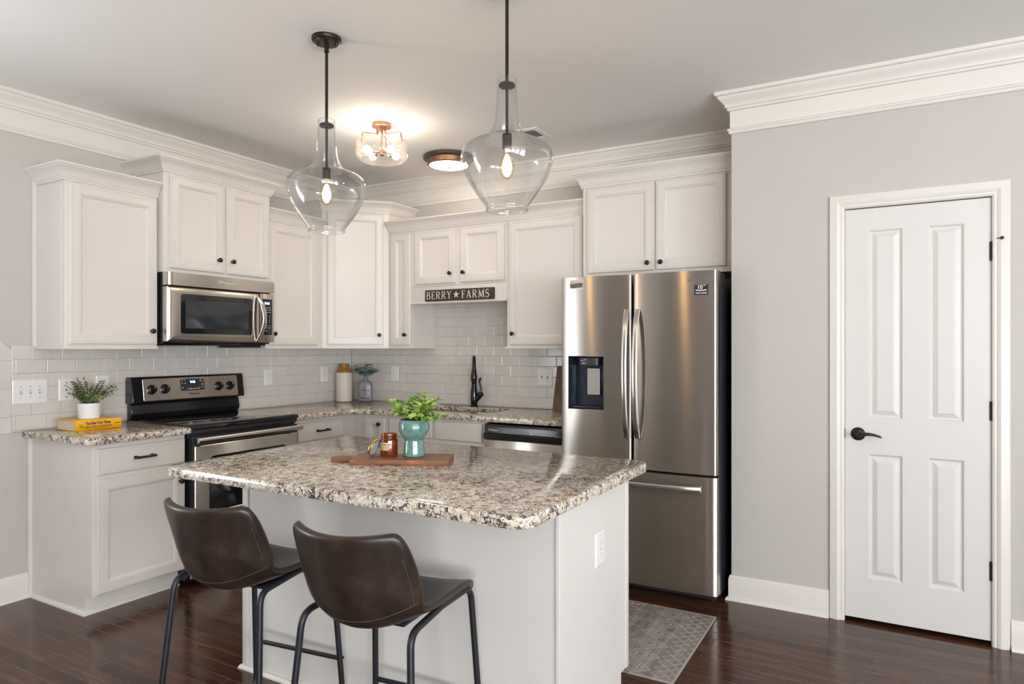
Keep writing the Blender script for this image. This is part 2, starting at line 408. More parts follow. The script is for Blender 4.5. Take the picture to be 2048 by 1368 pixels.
        L = [[s.vert(p) for p in lp] for lp in loops]
        for a, b in zip(L, L[1:]):
            for i in range(n): s.face([a[i], a[(i+1) % n], b[(i+1) % n], b[i]])
        hb = [s.vert((p[0], p[1], z0)) for p in hole]; ht = [s.vert((p[0], p[1], z1)) for p in hole]
        for i in range(len(hole)): s.face([hb[i], ht[i], ht[(i+1) % len(hole)], hb[(i+1) % len(hole)]])
        for ring_, h in ((L[-1], ht), (L[0], hb)):
            vs_ = ring_+h
            for t in tessellate_polygon([[v.co for v in ring_], [v.co for v in h]]): s.face([vs_[i] for i in t])
        return s
    def text(s, body, size, O, ux, uy, n, depth=.0008, bold=0, align='CENTER', sx=1.0, shear=0, spacing=1.0):
        cu = bpy.data.curves.new('t', 'FONT'); cu.body = body; cu.size = size; cu.align_x = align; cu.align_y = 'CENTER'
        cu.offset = bold; cu.resolution_u = 3; cu.shear = shear; cu.space_character = spacing
        o = bpy.data.objects.new('t', cu); me = o.to_mesh()
        O, ux, uy, n = V(O), V(ux), V(uy), V(n)
        vs_ = [s.vert(O+ux*v.co.x*sx+uy*v.co.y+n*depth) for v in me.vertices]
        for p in me.polygons: s.face([vs_[i] for i in p.vertices])
        o.to_mesh_clear(); bpy.data.objects.remove(o); bpy.data.curves.remove(cu)
        return s
    def build(s, name, mats, parent=None, smooth=35, local=False, bevel=0, subsurf=0, uv=False, kind=None):
        if not isinstance(mats, (list, tuple)): mats = [mats]
        bmesh.ops.recalc_face_normals(s.bm, faces=s.bm.faces)
        Mx = WM.get(parent, Matrix()) if parent else Matrix()
        if parent and not local: s.bm.transform(Mx.inverted())
        if uv:
            ul = s.bm.loops.layers.uv.new('UVMap'); s.bm.normal_update()
            for f in s.bm.faces:
                a = max(range(3), key=lambda i: abs(f.normal[i]))
                for l in f.loops:
                    c = l.vert.co; l[ul].uv = ((c.y, c.z), (c.x, c.z), (c.x, c.y))[a]
        me = bpy.data.meshes.new(name); s.bm.to_mesh(me); s.bm.free()
        for m in mats: me.materials.append(M[m] if isinstance(m, str) else m)
        if smooth:
            me.shade_smooth(); me.set_sharp_from_angle(angle=R(smooth))
        o = bpy.data.objects.new(name, me); COL.objects.link(o)
        if parent: o.parent = parent
        WM[o] = Mx
        if bevel:
            b = o.modifiers.new('edge', 'BEVEL'); b.width = bevel; b.segments = 2; b.limit_method = 'ANGLE'; b.angle_limit = R(40)
        if subsurf:
            b = o.modifiers.new('smooth', 'SUBSURF'); b.levels = subsurf; b.render_levels = subsurf
        if kind: o['kind'] = kind
        return o
def tag(o, label, cat, group=None):
    o['label'] = label; o['category'] = cat
    if group: o['group'] = group
    return o
def thing(name, label, cat, loc=(0, 0, 0), rz=0, group=None):
    o = bpy.data.objects.new(name, None); COL.objects.link(o); o.empty_display_size = .05
    o.location = loc; o.rotation_euler = (0, 0, rz)
    WM[o] = Matrix.Translation(loc) @ Matrix.Rotation(rz, 4, 'Z')
    return tag(o, label, cat, group)
def dup(root, loc, rz, label):
    r = root.copy(); COL.objects.link(r); r.location = loc; r.rotation_euler = (0, 0, rz); r['label'] = label
    WM[r] = Matrix.Translation(loc) @ Matrix.Rotation(rz, 4, 'Z')
    for ch in list(root.children):
        c = ch.copy(); COL.objects.link(c); c.parent = r
        for g in list(ch.children):
            d = g.copy(); COL.objects.link(d); d.parent = c
    return r
def arc(cx, cy, r, a0, a1, n=6): return [(cx+r*math.cos(R(a0+(a1-a0)*i/n)), cy+r*math.sin(R(a0+(a1-a0)*i/n))) for i in range(n+1)]
def fillet(pts, r, n=6):
    """round the inner corners of a 3-D polyline"""
    P = [V(p) for p in pts]; rr = r if isinstance(r, (list, tuple)) else [r]*len(P); out = [P[0]]
    for i in range(1, len(P)-1):
        a, b, c = P[i-1], P[i], P[i+1]; d1 = (a-b).normalized(); d2 = (c-b).normalized(); q = rr[i]
        ang = d1.angle(d2); t = min(q/math.tan(ang/2), (a-b).length*.49, (c-b).length*.49)
        p0, p2 = b+d1*t, b+d2*t
        for k in range(n+1):
            u = k/n; out.append(p0*(1-u)**2+b*2*u*(1-u)+p2*u*u)
    return out+[P[-1]]
EX, EY, EZ = V((1, 0, 0)), V((0, 1, 0)), V((0, 0, 1))

# ================================================================== THE ROOM
CH = 2.743
PX, PY = 3.381, -.65            # corner of the pantry wall
DX0, DX1, DZ = 3.928, 4.552, 2.072
def struct(mb, name, mat, **k): return mb.build(name, mat, kind='structure', **k)
b = MB(); b.box(-.12, WY-.12, -.06, WX+.12, .12, 0); struct(b, 'floor', 'floor', smooth=0)
b = MB(); b.box(-.12, WY-.12, CH, WX+.12, .12, CH+.10); struct(b, 'ceiling', 'ceil', smooth=0)
b = MB(); b.box(-.12, 0, 0, WX, .12, CH); struct(b, 'wall_back', 'wall', smooth=0)
b = MB()
b.box(PX, PY, 0, DX0, PY+.12, CH); b.box(DX1, PY, 0, WX, PY+.12, CH); b.box(DX0, PY, DZ, DX1, PY+.12, CH)
b.box(PX, PY+.12, 0, PX+.12, 0, CH); struct(b, 'wall_pantry', 'wall', smooth=0)
def wall_open(name, horiz, pos, thick, a0, a1, ops, z0, z1):
    b = MB(); cur = a0
    def bx(p, q, za, zb):
        if horiz: b.box(p, pos-thick, za, q, pos, zb)
        else: b.box(pos, p, za, pos+thick, q, zb)
    for p, q in ops:
        bx(cur, p, 0, CH); bx(p, q, 0, z0); bx(p, q, z1, CH); cur = q
    bx(cur, a1, 0, CH); struct(b, name, 'walld' if horiz else 'wall', smooth=0)
wall_open('wall_rear', True, WY, .12, 0, WX, [(x-.43, x+.43) for x in WINX], .45, 2.45)
wall_open('wall_right', False, WX, .12, WY, PY, [(y-.6, y+.6) for y in WINY], .55, 2.45)
wall_open('wall_left', False, -.12, .12, WY-.12, 0, [(WINL-.35, WINL+.35)], .45, 2.45)
k = 0
for x in WINX:
    k += 1; b = MB()
    b.ring((x-.51, WY, .37), EX, EZ, EY, 1.02, 2.16, [(0, 0), (0, .02), (.08, .02), (.08, -.02), (.11, -.02)], cap=False)
    b.box(x-.012, WY-.015, .45, x+.012, WY-.002, 2.45); b.box(x-.43, WY-.015, 1.42, x+.43, WY-.002, 1.45)
    struct(b, 'window_%d' % k, 'trim', smooth=0)
for y in WINY:
    k += 1; b = MB()
    b.ring((WX, y+.68, .47), -EY, EZ, -EX, 1.36, 2.06, [(0, 0), (0, .02), (.08, .02), (.08, -.02), (.11, -.02)], cap=False)
    b.box(WX+.002, y-.012, .55, WX+.015, y+.012, 2.45); b.box(WX+.002, y-.6, 1.49, WX+.015, y+.6, 1.52)
    struct(b, 'window_%d' % k, 'trim', smooth=0)

k += 1; b = MB(); b.ring((0, WINL-.43, .37), EY, EZ, EX, .86, 2.16, [(0, 0), (0, .02), (.08, .02), (.08, -.02), (.11, -.02)], cap=False)
b.box(-.015, WINL-.012, .45, -.002, WINL+.012, 2.45); struct(b, 'window_%d' % k, 'trim', smooth=0)
# crown, frieze board and picture rail as one mitred build-up
CR = [(0, 2.526), (.009, 2.527), (.013, 2.534), (.013, 2.541), (.019, 2.545), (.019, 2.552), (.011, 2.558), (.007, 2.560), (.007, 2.650),
      (.016, 2.652), (.019, 2.657), (.019, 2.664), (.027, 2.667), (.029, 2.676), (.036, 2.688), (.049, 2.701), (.060, 2.712), (.064, 2.722), (.072, 2.724), (.076, 2.729), (.076, CH), (0, CH)]
b = MB(); b.sweep([(0, WY), (0, 0), (PX, 0), (PX, PY), (WX, PY)], CR); struct(b, 'trim_1', 'trim', smooth=25)
BP = [(0, 0), (.028, 0), (.028, .006), (.024, .014), (.016, .019), (.014, .020), (.014, .112), (.011, .120), (.011, .126), (.006, .134), (0, .136)]
b = MB(); b.sweep([(0, WY), (0, -2.492)], BP); struct(b, 'baseboard_left', 'trim', smooth=30)
b = MB(); b.sweep([(PX, -.62), (PX, PY), (3.864, PY)], BP); struct(b, 'baseboard_pantry', 'trim', smooth=30)
b = MB(); b.sweep([(4.614, PY), (WX, PY)], BP); struct(b, 'baseboard_right', 'trim', smooth=30)

# pantry door
d1 = bpy.data.objects.new('door_1', None); COL.objects.link(d1); d1.location = (4.24, PY, 0); d1['kind'] = 'structure'
WM[d1] = Matrix.Translation((4.24, PY, 0))
b = MB()
cs = [(0, 0), (0, .010), (.004, .014), (.012, .015), (.020, .018), (.036, .020), (.047, .016), (.050, .013), (.060, .013), (.066, .010), (.070, .002), (.070, 0)]
x0, x1, z1 = 3.866, 4.612, 2.132
loops = []
for i, d in cs: loops.append([(x0+i, PY-d, 0), (x0+i, PY-d, z1-i), (x1-i, PY-d, z1-i), (x1-i, PY-d, 0)])
b.loft(loops, False, False, ring=False)
b.box(DX0, PY+.0, 0, DX0+.006, PY+.10, DZ); b.box(DX1-.006, PY, 0, DX1, PY+.10, DZ); b.box(DX0, PY, DZ-.006, DX1, PY+.10, DZ)
b.build('door_casing', 'trim', d1, smooth=25)
sx0, sx1, sz0, sz1 = 3.937, 4.541, .021, 2.058
SY = PY+.004
b = MB(); T = .036
gx = [sx0, 4.042, 4.188, 4.296, 4.438, sx1]; gz = [sz0, .224, .841, 1.019, 1.949, sz1]
vg = {(i, j): b.vert((x, SY, z)) for i, x in enumerate(gx) for j, z in enumerate(gz)}
for i in range(5):
    for j in range(5):
        if i in (1, 3) and j in (1, 3):
            b.ring((gx[i], SY, gz[j]), EX, EZ, -EY, gx[i+1]-gx[i], gz[j+1]-gz[j],
                   [(0, 0), (.004, -.003), (.009, -.0095), (.014, -.010), (.016, -.010), (.037, -.0015), (.038, -.0008), (.039, -.0008)])
        else: b.face([vg[i, j], vg[i+1, j], vg[i+1, j+1], vg[i, j+1]])
b.loft([[(sx0, SY, sz0), (sx1, SY, sz0), (sx1, SY, sz1), (sx0, SY, sz1)], [(sx0, SY+T, sz0), (sx1, SY+T, sz0), (sx1, SY+T, sz1), (sx0, SY+T, sz1)]], False, True)
slab_ = b.build('door_slab', 'doorp', d1, smooth=20)
b = MB()
lc = (3.996, SY, .938)
b.lathe(lc, -EY, [(0, .0325), (.004, .0325), (.007, .029), (.009, .029), (.011, .024), (.014, .022), (.016, .0125), (.040, .0115), (.052, .012), (.055, .009)], 32)
b.tube([(3.996, SY-.046, .938), (4.02, SY-.049, .942), (4.045, SY-.049, .944), (4.07, SY-.048, .941), (4.092, SY-.047, .934), (4.100, SY-.046, .930)], [.010, .009, .0075, .0065, .0055, .003], 10)
b.build('door_lever', 'bronze', d1)
b = MB(); b.box(sx0-.006, SY-.008, .915, sx0+.0015, SY+.01, .962, .001); b.build('latch_plate', 'bronze', d1)
for zc in (1.811, 1.077, .342):
    b = MB(); b.lathe((sx1+.004, SY-.006, zc-.045), EZ, [(0, .004), (.003, .0065), (.03, .0065), (.0305, .0058), (.0595, .0058), (.06, .0065), (.087, .0065), (.09, .004)], 12)
    b.box(sx1-.006, SY-.003, zc-.044, sx1+.006, SY+.012, zc+.044); b.build('hinge', 'blackm', d1)
b = MB(); b.lathe((4.58, PY-.0155, 1.866), -EY, [(0, .003), (.004, .003), (.006, .0075), (.011, .0075), (.012, .004)], 14)
b.tube([(sx1+.004, SY-.006, 1.858), (sx1+.004, SY-.008, 1.866), (4.58, PY-.022, 1.866)], .0022, 8); b.build('door_stop', 'blackm', d1)

# ------------------------------------------------------------------ tile backsplashes
TZ, TH, TW = .9205, .0765, .1535
TP = [(.0010, .0035), (.0010, .0070), (.0021, .0077), (.0050, .0080)]
def tiles(b, wall, lo, hi, z0, z1, phase, cuts=()):
    """running-bond tiles clipped to lo..hi, z0..z1; wall 'x' -> on x=0, 'y' -> on y=0"""
    r = 0
    zz = TZ-TH
    while zz < z1:
        za, zb = max(zz, z0), min(zz+TH, z1)
        if zb-za > .004:
            off = phase + (TW/2 if r % 2 else 0)
            k0 = math.floor((lo-off)/TW); p = off+k0*TW
            while p < hi:
                a, c = max(p, lo), min(p+TW, hi)
                if c-a > .006:
                    if wall == 'x': b.ring((0, a, za), EY, EZ, EX, c-a, zb-za, TP)
                    else: b.ring((a, 0, za), EX, EZ, -EY, c-a, zb-za, TP)
                p += TW
        zz += TH; r += 1
ZT = TZ+TH*5.69
ts = thing('tile_backsplash', 'off-white subway tile backsplash behind the range and microwave', 'backsplash', (0, -1.25, .914))
b = MB(); tiles(b, 'x', -2.582, -.008, .9145, TZ+TH*6, -2.487)
# framing column with mitred corner
for k in range(4):
    za = .905 if k == 0 else .905+.0875+(k-1)*.1525; zb = min(.905+.0875+k*.1525, 1.4305)
    if k < 3: b.ring((0, -2.658, za), EY, EZ, EX, .0755, zb-za, TP)
tz = .905+.0875+2*.1525
for pts in ([(-2.658, tz), (-2.5825, tz), (-2.5825, TZ+TH*5.70), (-2.658, TZ+TH*6.68)],):
    c = V((sum(p[0] for p in pts)/4, sum(p[1] for p in pts)/4))
    b.loft([[(d, c.x+(p[0]-c.x)*s, c.y+(p[1]-c.y)*s) for p in pts] for s, d in ((.985, .0035), (.985, .0070), (.97, .0078))], False)
b.build('tile_field', 'tile', ts, smooth=0)
b = MB(); b.box(.0005, -2.6585, .9045, .0050, -.001, TZ+TH*6-.001); b.build('grout_bed', 'grout', ts, smooth=0)
ts = thing('tile_backsplash', 'off-white subway tile backsplash behind the sink and black faucet', 'backsplash', (1.2, 0, .914))
b = MB(); tiles(b, 'y', .010, 2.425, .9145, TZ+TH*6, .010+TW/2); tiles(b, 'y', .906, 1.7635, TZ+TH*6+.0005, TZ+TH*12, .010+TW/2)
b.build('tile_field', 'tile', ts, smooth=0)
b = MB(); b.box(.001, -.0050, .9145, 2.425, -.0005, TZ+TH*6-.001); b.box(.906, -.0050, TZ+TH*6-.001, 1.763, -.0005, 1.82); b.build('grout_bed', 'grout', ts, smooth=0)

# ================================================================== CABINETS
DOORP = [(0, 0), (0, .014), (.0035, .0185), (.0105, .0195), (.0115, .0172), (.0130, .0172), (.0140, .0195), (.050, .0195), (.0515, .0165), (.056, .0170), (.0580, .0140), (.0605, .0140), (.066, .0085), (.068, .0080)]
DRAWP = [(0, 0), (0, .014), (.0035, .0185), (.0110, .0195), (.0120, .0172), (.0135, .0172), (.0145, .0195)]
def knob_bm(O, n):
    b = MB(); b.lathe(O, n, [(0, .0085), (.002, .0085), (.004, .0055), (.013, .0055), (.016, .0125), (.021, .0150), (.026, .0145), (.029, .010), (.030, .004)], 20); return b
def pull_bm(O, ux, n, L=.107):
    b = MB(); O, ux, n = V(O), V(ux), V(n); up = EZ
    def bx(c, a, h, d0, d1):
        p = [c-ux*a-up*h, c+ux*a-up*h, c+ux*a+up*h, c-ux*a+up*h]; b.loft([[q+n*d0 for q in p], [q+n*d1 for q in p]])
    for s in (-1, 1): bx(O+ux*s*(L/2-.008), .0085, .0085, 0, .006); bx(O+ux*s*(L/2-.008), .0065, .0065, .006, .030)
    bx(O, L/2, .0055, .022, .034); return b
def cdoor(parent, O, ux, n, w, h, kn=None, name='door', prof=DOORP):
    b = MB(); b.ring(O, ux, EZ, n, w, h, prof, True, True)
    d = b.build(name, 'cab', parent, smooth=20)
    if kn: knob_bm(V(O)+V(ux)*kn[0]+EZ*kn[1]+V(n)*.0190, n).build('knob', 'bronze', d)
    return d
def cdrawer(parent, O, ux, n, w, h, pull=True, name='drawer'):
    b = MB(); b.ring(O, ux, EZ, n, w, h, DRAWP, True, True)
    d = b.build(name, 'cab', parent, smooth=20)
    if pull: pull_bm(V(O)+V(ux)*w/2+EZ*h/2+V(n)*.0190, ux, n).build('pull', 'bronze', d)
    return d
def crown_prof(z0, z1):
    q = [(0, 0), (.010, 0), (.010, .12), (.015, .15), (.015, .24), (.018, .27), (.021, .42), (.030, .60), (.042, .74), (.050, .80), (.053, .86), (.058, .87), (.060, .90), (.060, 1), (0, 1)]
    return [(o, z0+(z1-z0)*t) for o, t in q]
RAIL = lambda z: [(0, z-.016), (.008, z-.016), (.012, z-.012), (.012, z-.005), (.008, z), (0, z)]
XF = .306                       # face of the standard uppers
# -- upper left of the microwave
c = thing('wall_cabinet', 'single-door white wall cabinet above the switch plates and potted plant, outermost on the range wall', 'cabinet', (0, -2.21, 1.372), group='white wall cabinets')
b = MB(); b.box(.001, -2.466, 1.372, XF, -1.958, 2.286, .002); b.box(.001, -2.486, 1.372, .022, -2.466, 2.286, .002)
b.box(.03, -2.4685, 1.385, .27, -2.466, 2.24); b.build('cabinet_body', 'cab', c, smooth=20)
cdoor(c, (XF, -2.450, 1.387), EY, EX, .484, .862, (.446, .078))
b = MB(); b.sweep([(.001, -2.467), (XF, -2.467), (XF, -1.957)], crown_prof(2.262, 2.347)); b.build('crown_moulding', 'cab', c, smooth=25)
b = MB(); b.sweep([(.001, -2.467), (XF, -2.467), (XF, -1.958)], RAIL(1.374)); b.build('light_rail', 'cab', c, smooth=30)
# -- over the microwave
XB = .358
c = thing('wall_cabinet', 'short raised white two-door cabinet directly over the microwave', 'cabinet', (0, -1.565, 1.82), group='white wall cabinets')
b = MB(); b.box(.001, -1.953, 1.820, XB, -1.178, 2.44, .002); b.build('cabinet_body', 'cab', c, smooth=20)
cdoor(c, (XB, -1.918, 1.846), EY, EX, .366, .560, (.322, .080)); cdoor(c, (XB, -1.532, 1.846), EY, EX, .338, .560, (.036, .080))
b = MB(); b.sweep([(.001, -1.953), (XB, -1.953), (XB, -1.178), (.001, -1.178)], crown_prof(2.418, 2.502)); b.build('crown_moulding', 'cab', c, smooth=25)
# -- right of the microwave
c = thing('wall_cabinet', 'single-door white wall cabinet between the microwave and the angled corner cabinet', 'cabinet', (0, -.91, 1.372), group='white wall cabinets')
b = MB(); b.box(.001, -1.176, 1.372, XF, -.641, 2.286, .002); b.build('cabinet_body', 'cab', c, smooth=20)
cdoor(c, (XF, -1.152, 1.387), EY, EX, .452, .862, (.034, .078))
b = MB(); b.sweep([(XF, -1.1765), (XF, -.642)], crown_prof(2.262, 2.347)); b.build('crown_moulding', 'cab', c, smooth=25)
b = MB(); b.sweep([(XF, -1.175), (XF, -.645)], RAIL(1.374)); b.build('light_rail', 'cab', c, smooth=30)
# -- angled corner cabinet
DA, DB = V((.306, -.640, 0)), V((.684, -.306, 0)); du = (DB-DA).normalized(); dn = V((du.y, -du.x, 0)); DL = (DB-DA).length
c = thing('wall_cabinet', 'tall angled white cabinet set diagonally across the room corner', 'cabinet', (.2, -.2, 1.372), group='white wall cabinets')
b = MB(); b.prism([(.001, -.001), (.001, -.640), (DA.x, DA.y), (DB.x, DB.y), (.684, -.001)], 'z', 1.372, 2.44); b.build('cabinet_body', 'cab', c, smooth=20, bevel=.002)
cdoor(c, DA+du*DL*.075+V((0, 0, 1.387)), du, dn, DL*.845, 1.022, (DL*.845-.033, .078))
b = MB(); b.sweep([(.001, -.640), (DA.x, DA.y), (DB.x, DB.y), (.684, -.001)], crown_prof(2.418, 2.502)); b.build('crown_moulding', 'cab', c, smooth=25)
b = MB(); b.sweep([(DA.x, DA.y), (DB.x, DB.y)], RAIL(1.374)); b.build('light_rail', 'cab', c, smooth=30)
# -- sink wall
YF = -.306
c = thing('wall_cabinet', 'very narrow white wall cabinet with one slim door beside the corner cabinet', 'cabinet', (.795, 0, 1.372), group='white wall cabinets')
b = MB(); b.box(.686, YF, 1.372, .906, -.001, 2.286, .002); b.build('cabinet_body', 'cab', c, smooth=20)
cdoor(c, (.716, YF, 1.387), EX, -EY, .190, .862, (.150, .078))
b = MB(); b.sweep([(.700, YF), (.906, YF), (.906, -.012)], RAIL(1.374)); b.build('light_rail', 'cab', c, smooth=30)
b = MB(); b.sweep([(.687, YF), (.9065, YF)], crown_prof(2.262, 2.347)); b.build('crown_moulding', 'cab', c, smooth=25)
c = thing('wall_cabinet', 'short white two-door cabinet with the name sign below its doors, over the sink', 'cabinet', (1.335, 0, 1.83), group='white wall cabinets')
b = MB(); b.box(.9075, YF, 1.830, 1.763, -.001, 2.286, .002); b.build('cabinet_body', 'cab', c, smooth=20)
cdoor(c, (.952, YF, 1.846), EX, -EY, .376, .402, (.338, .071)); cdoor(c, (1.371, YF, 1.846), EX, -EY, .374, .402, (.037, .071))
b = MB(); b.box(.9075, YF, 1.712, 1.763, YF+.02, 1.829, .001); b.sweep([(.9075, YF), (1.763, YF)], [(0, 1.700), (.004, 1.697), (.010, 1.702), (.010, 1.712), (.004, 1.716), (-.02, 1.716), (-.02, 1.700)])
b.build('valance', 'cab', c, smooth=25)
b = MB(); b.sweep([(.907, YF), (1.7635, YF)], crown_prof(2.262, 2.347)); b.build('crown_moulding', 'cab', c, smooth=25)
c = thing('wall_cabinet', 'single-door white wall cabinet between the sink opening and the refrigerator', 'cabinet', (2.07, 0, 1.372), group='white wall cabinets')
b = MB(); b.box(1.7645, YF, 1.372, 2.382, -.001, 2.286, .002); b.build('cabinet_body', 'cab', c, smooth=20)
cdoor(c, (1.789, YF, 1.387), EX, -EY, .560, .860, (.034, .078))
b = MB(); b.sweep([(1.7645, -.012), (1.7645, YF), (2.382, YF)], RAIL(1.374)); b.build('light_rail', 'cab', c, smooth=30)
b = MB(); b.sweep([(1.764, YF), (2.383, YF)], crown_prof(2.262, 2.347)); b.build('crown_moulding', 'cab', c, smooth=25)
YH = -.388
c = thing('wall_cabinet', 'deep white two-door cabinet mounted above the refrigerator', 'cabinet', (2.88, 0, 1.815), group='white wall cabinets')
b = MB(); b.box(2.385, YH, 1.812, 3.379, -.001, 2.43, .002); b.build('cabinet_body', 'cab', c, smooth=20)
cdoor(c, (2.420, YH, 1.845), EX, -EY, .446, .545, (.410, .044)); cdoor(c, (2.878, YH, 1.845), EX, -EY, .420, .545, (.036, .044))
b = MB(); b.sweep([(2.385, -.001), (2.385, YH), (3.379, YH)], crown_prof(2.398, 2.496)); b.build('crown_moulding', 'cab', c, smooth=25)

# -- base cabinets
XFB = .606
c = thing('base_cabinet', 'white base cabinet with one drawer and one door under the short counter beside the range', 'cabinet', (.3, -2.235, 0), group='white base cabinets')
b = MB(); b.prism([(.001, 0), (.545, 0), (.545, .098), (XFB, .098), (XFB, .8745), (.001, .8745)], 'y', -2.488, -1.982)
b.box(.001, -2.508, .0, .024, -2.488, .8745, .002); b.build('cabinet_body', 'cab', c, smooth=20, bevel=.0012)
cdrawer(c, (XFB, -2.471, .716), EY, EX, .480, .134); cdoor(c, (XFB, -2.471, .108), EY, EX, .480, .584, (.446, .506))
QR = [(0, 0), (.018, 0), (.018, .004), (.014, .012), (.006, .018), (0, .019)]
b = MB(); b.sweep([(.012, -2.488), (.545, -2.488), (.545, -1.985)], QR); b.build('shoe_moulding', 'trim', c, smooth=40)
c = thing('base_cabinet', 'white drawer base cabinet between the range and the inner corner of the counter', 'cabinet', (.3, -.9, 0), group='white base cabinets')
b = MB(); b.prism([(.001, 0), (.545, 0), (.545, .098), (XFB, .098), (XFB, .8745), (.001, .8745)], 'y', -1.192, -.6065); b.build('cabinet_body', 'cab', c, smooth=20, bevel=.0012)
cdrawer(c, (XFB, -1.166, .722), EY, EX, .436, .126); cdoor(c, (XFB, -1.166, .108), EY, EX, .436, .586, (.036, .51))
YFB = -.606
c = thing('base_cabinet', 'white corner base cabinet with a narrow door and knob, half hidden by the island', 'cabinet', (.8, -.3, 0), group='white base cabinets')
b = MB(); b.loft([[(x, y, z) for y, z in ((-.001, 0), (-.545, 0), (-.545, .098), (YFB, .098), (YFB, .8745), (-.001, .8745))] for x in (.590, .9295)]); b.build('cabinet_body', 'cab', c, smooth=20, bevel=.0012)
cdoor(c, (.722, YFB, .108), EX, -EY, .190, .742, (.149, .700))
c = thing('base_cabinet', 'white sink base cabinet with two false drawer fronts beside the dishwasher', 'cabinet', (1.36, -.3, 0), group='white base cabinets')
b = MB(); b.loft([[(x, y, z) for y, z in ((-.001, 0), (-.545, 0), (-.545, .098), (YFB, .098), (YFB, .66), (-.001, .66))] for x in (.9295, 1.786)])
b.box(.9295, YFB, .66, 1.786, YFB+.022, .8745); b.box(.9295, YFB+.0222, .66, .948, -.001, .8745); b.box(1.768, YFB+.0222, .66, 1.786, -.001, .8745)
b.build('cabinet_body', 'cab', c, smooth=20)
cdrawer(c, (.953, YFB, .731), EX, -EY, .386, .126, False, 'false_drawer_front'); cdrawer(c, (1.365, YFB, .731), EX, -EY, .386, .126, False, 'false_drawer_front')
cdoor(c, (.953, YFB, .108), EX, -EY, .386, .590, (.35, .54)); cdoor(c, (1.365, YFB, .108), EX, -EY, .386, .590, (.036, .54))

# -- worktops
c = tag(MB().slab([(.001, -2.530)]+arc(.615, -2.485, .045, -90, 0, 5)+[(.660, -1.978), (.001, -1.978)], .876, .914, .008).build('granite_countertop', 'granite', smooth=40),
        'short granite countertop holding the yellow book, beside the range', 'countertop')
out = [(.001, -1.198), (.650, -1.198), (.650, -.770)] + [(p[0], p[1]) for p in [(.770-.12*math.cos(R(a)), -.770+.12*math.sin(R(a))) for a in (15, 30, 45, 60, 75)]] + [(.770, -.650), (2.424, -.650), (2.424, -.001), (.001, -.001)]
def rrp(x0, y0, x1, y1, r, n=5):
    return arc(x1-r, y1-r, r, 0, 90, n)+arc(x0+r, y1-r, r, 90, 180, n)+arc(x0+r, y0+r, r, 180, 270, n)+arc(x1-r, y0+r, r, 270, 360, n)
hole = rrp(1.035, -.510, 1.722, -.125, .09)
c = tag(MB().slab(out, .876, .914, .008, hole).build('granite_countertop', 'granite', smooth=40),
        'long L-shaped granite countertop running past the sink to the refrigerator', 'countertop')

# -- sink and tap
c = thing('kitchen_sink', 'stainless double-bowl sink set under the granite below the black faucet', 'sink', (1.38, -.32, .70))
for x0, x1 in ((1.027, 1.369), (1.385, 1.730)):
    b = MB(); lo = []
    for i, z in ((-.012, .8755), (0, .8755), (.004, .86), (.012, .72), (.04, .695)):
        q = rrp(x0+i, -.518+i, x1-i, -.117-i, .07-min(i, .03), 4); lo.append([(p[0], p[1], z) for p in q])
    b.loft(lo, False, True); b.build('bowl', 'steelh', c, smooth=50, uv=True)
b = MB(); b.box(1.367, -.50, .80, 1.387, -.13, .868, .006); b.build('divider', 'steelh', c, uv=True)
fc = thing('faucet', 'tall black gooseneck pull-down faucet standing behind the sink', 'faucet', (1.335, -.078, .914))
fx, fy = 1.335, -.078; sd = V((.545, -.838, 0))
b = MB(); b.lathe((fx, fy, .914), EZ, [(0, .031), (.006, .031), (.010, .026), (.03, .027), (.06, .0285), (.10, .0275), (.135, .024), (.165, .0195), (.178, .019), (.182, .0215), (.19, .0215), (.194, .017), (.20, .0135)], 28); b.build('faucet_body', 'black', fc)
zt = 1.215; rad = .085
pts = [V((fx, fy, 1.08)), V((fx, fy, zt))]
for a in range(15, 181, 15): pts.append(V((fx, fy, zt))+sd*rad*(1-math.cos(R(a)))+EZ*rad*.95*math.sin(R(a)))
e = V((fx, fy, 0))+sd*2*rad
pts.append(V((e.x, e.y, zt-.01)))
b = MB(); b.tube(pts, .0135, 14); b.build('spout', 'black', fc)
b = MB(); b.lathe((e.x, e.y, zt+.004), -EZ, [(0, .0145), (.012, .0165), (.016, .0165), (.019, .0175), (.06, .0235), (.075, .0245), (.092, .0245), (.097, .021), (.101, .021), (.104, .016)], 24); b.build('spray_head', 'black', fc)
hx = V((.838, .545, 0))*.82+V((.545, -.838, 0))*.35
b = MB(); b.tube([V((fx, fy, .965))+hx*.012, V((fx, fy, .99))+hx*.045, V((fx, fy, 1.003))+hx*.062], [.022, .021, .017], 16)
b.lathe(V((fx, fy, 1.006))+hx*.060, V((.25, 0, 1)), [(-.017, .010), (-.010, .021), (0, .0245), (.012, .021), (.02, .013), (.024, .009)], 20)
b.tube([V((fx, fy, 1.022))+hx*.062, V((fx, fy, 1.05))+hx*.066, V((fx, fy, 1.085))+hx*.056, V((fx, fy, 1.11))+hx*.050, V((fx, fy, 1.128))+hx*.056, V((fx, fy, 1.132))+hx*.066], [.0095, .0085, .0075, .008, .0095, .007], 12)
b.build('handle', 'black', fc)

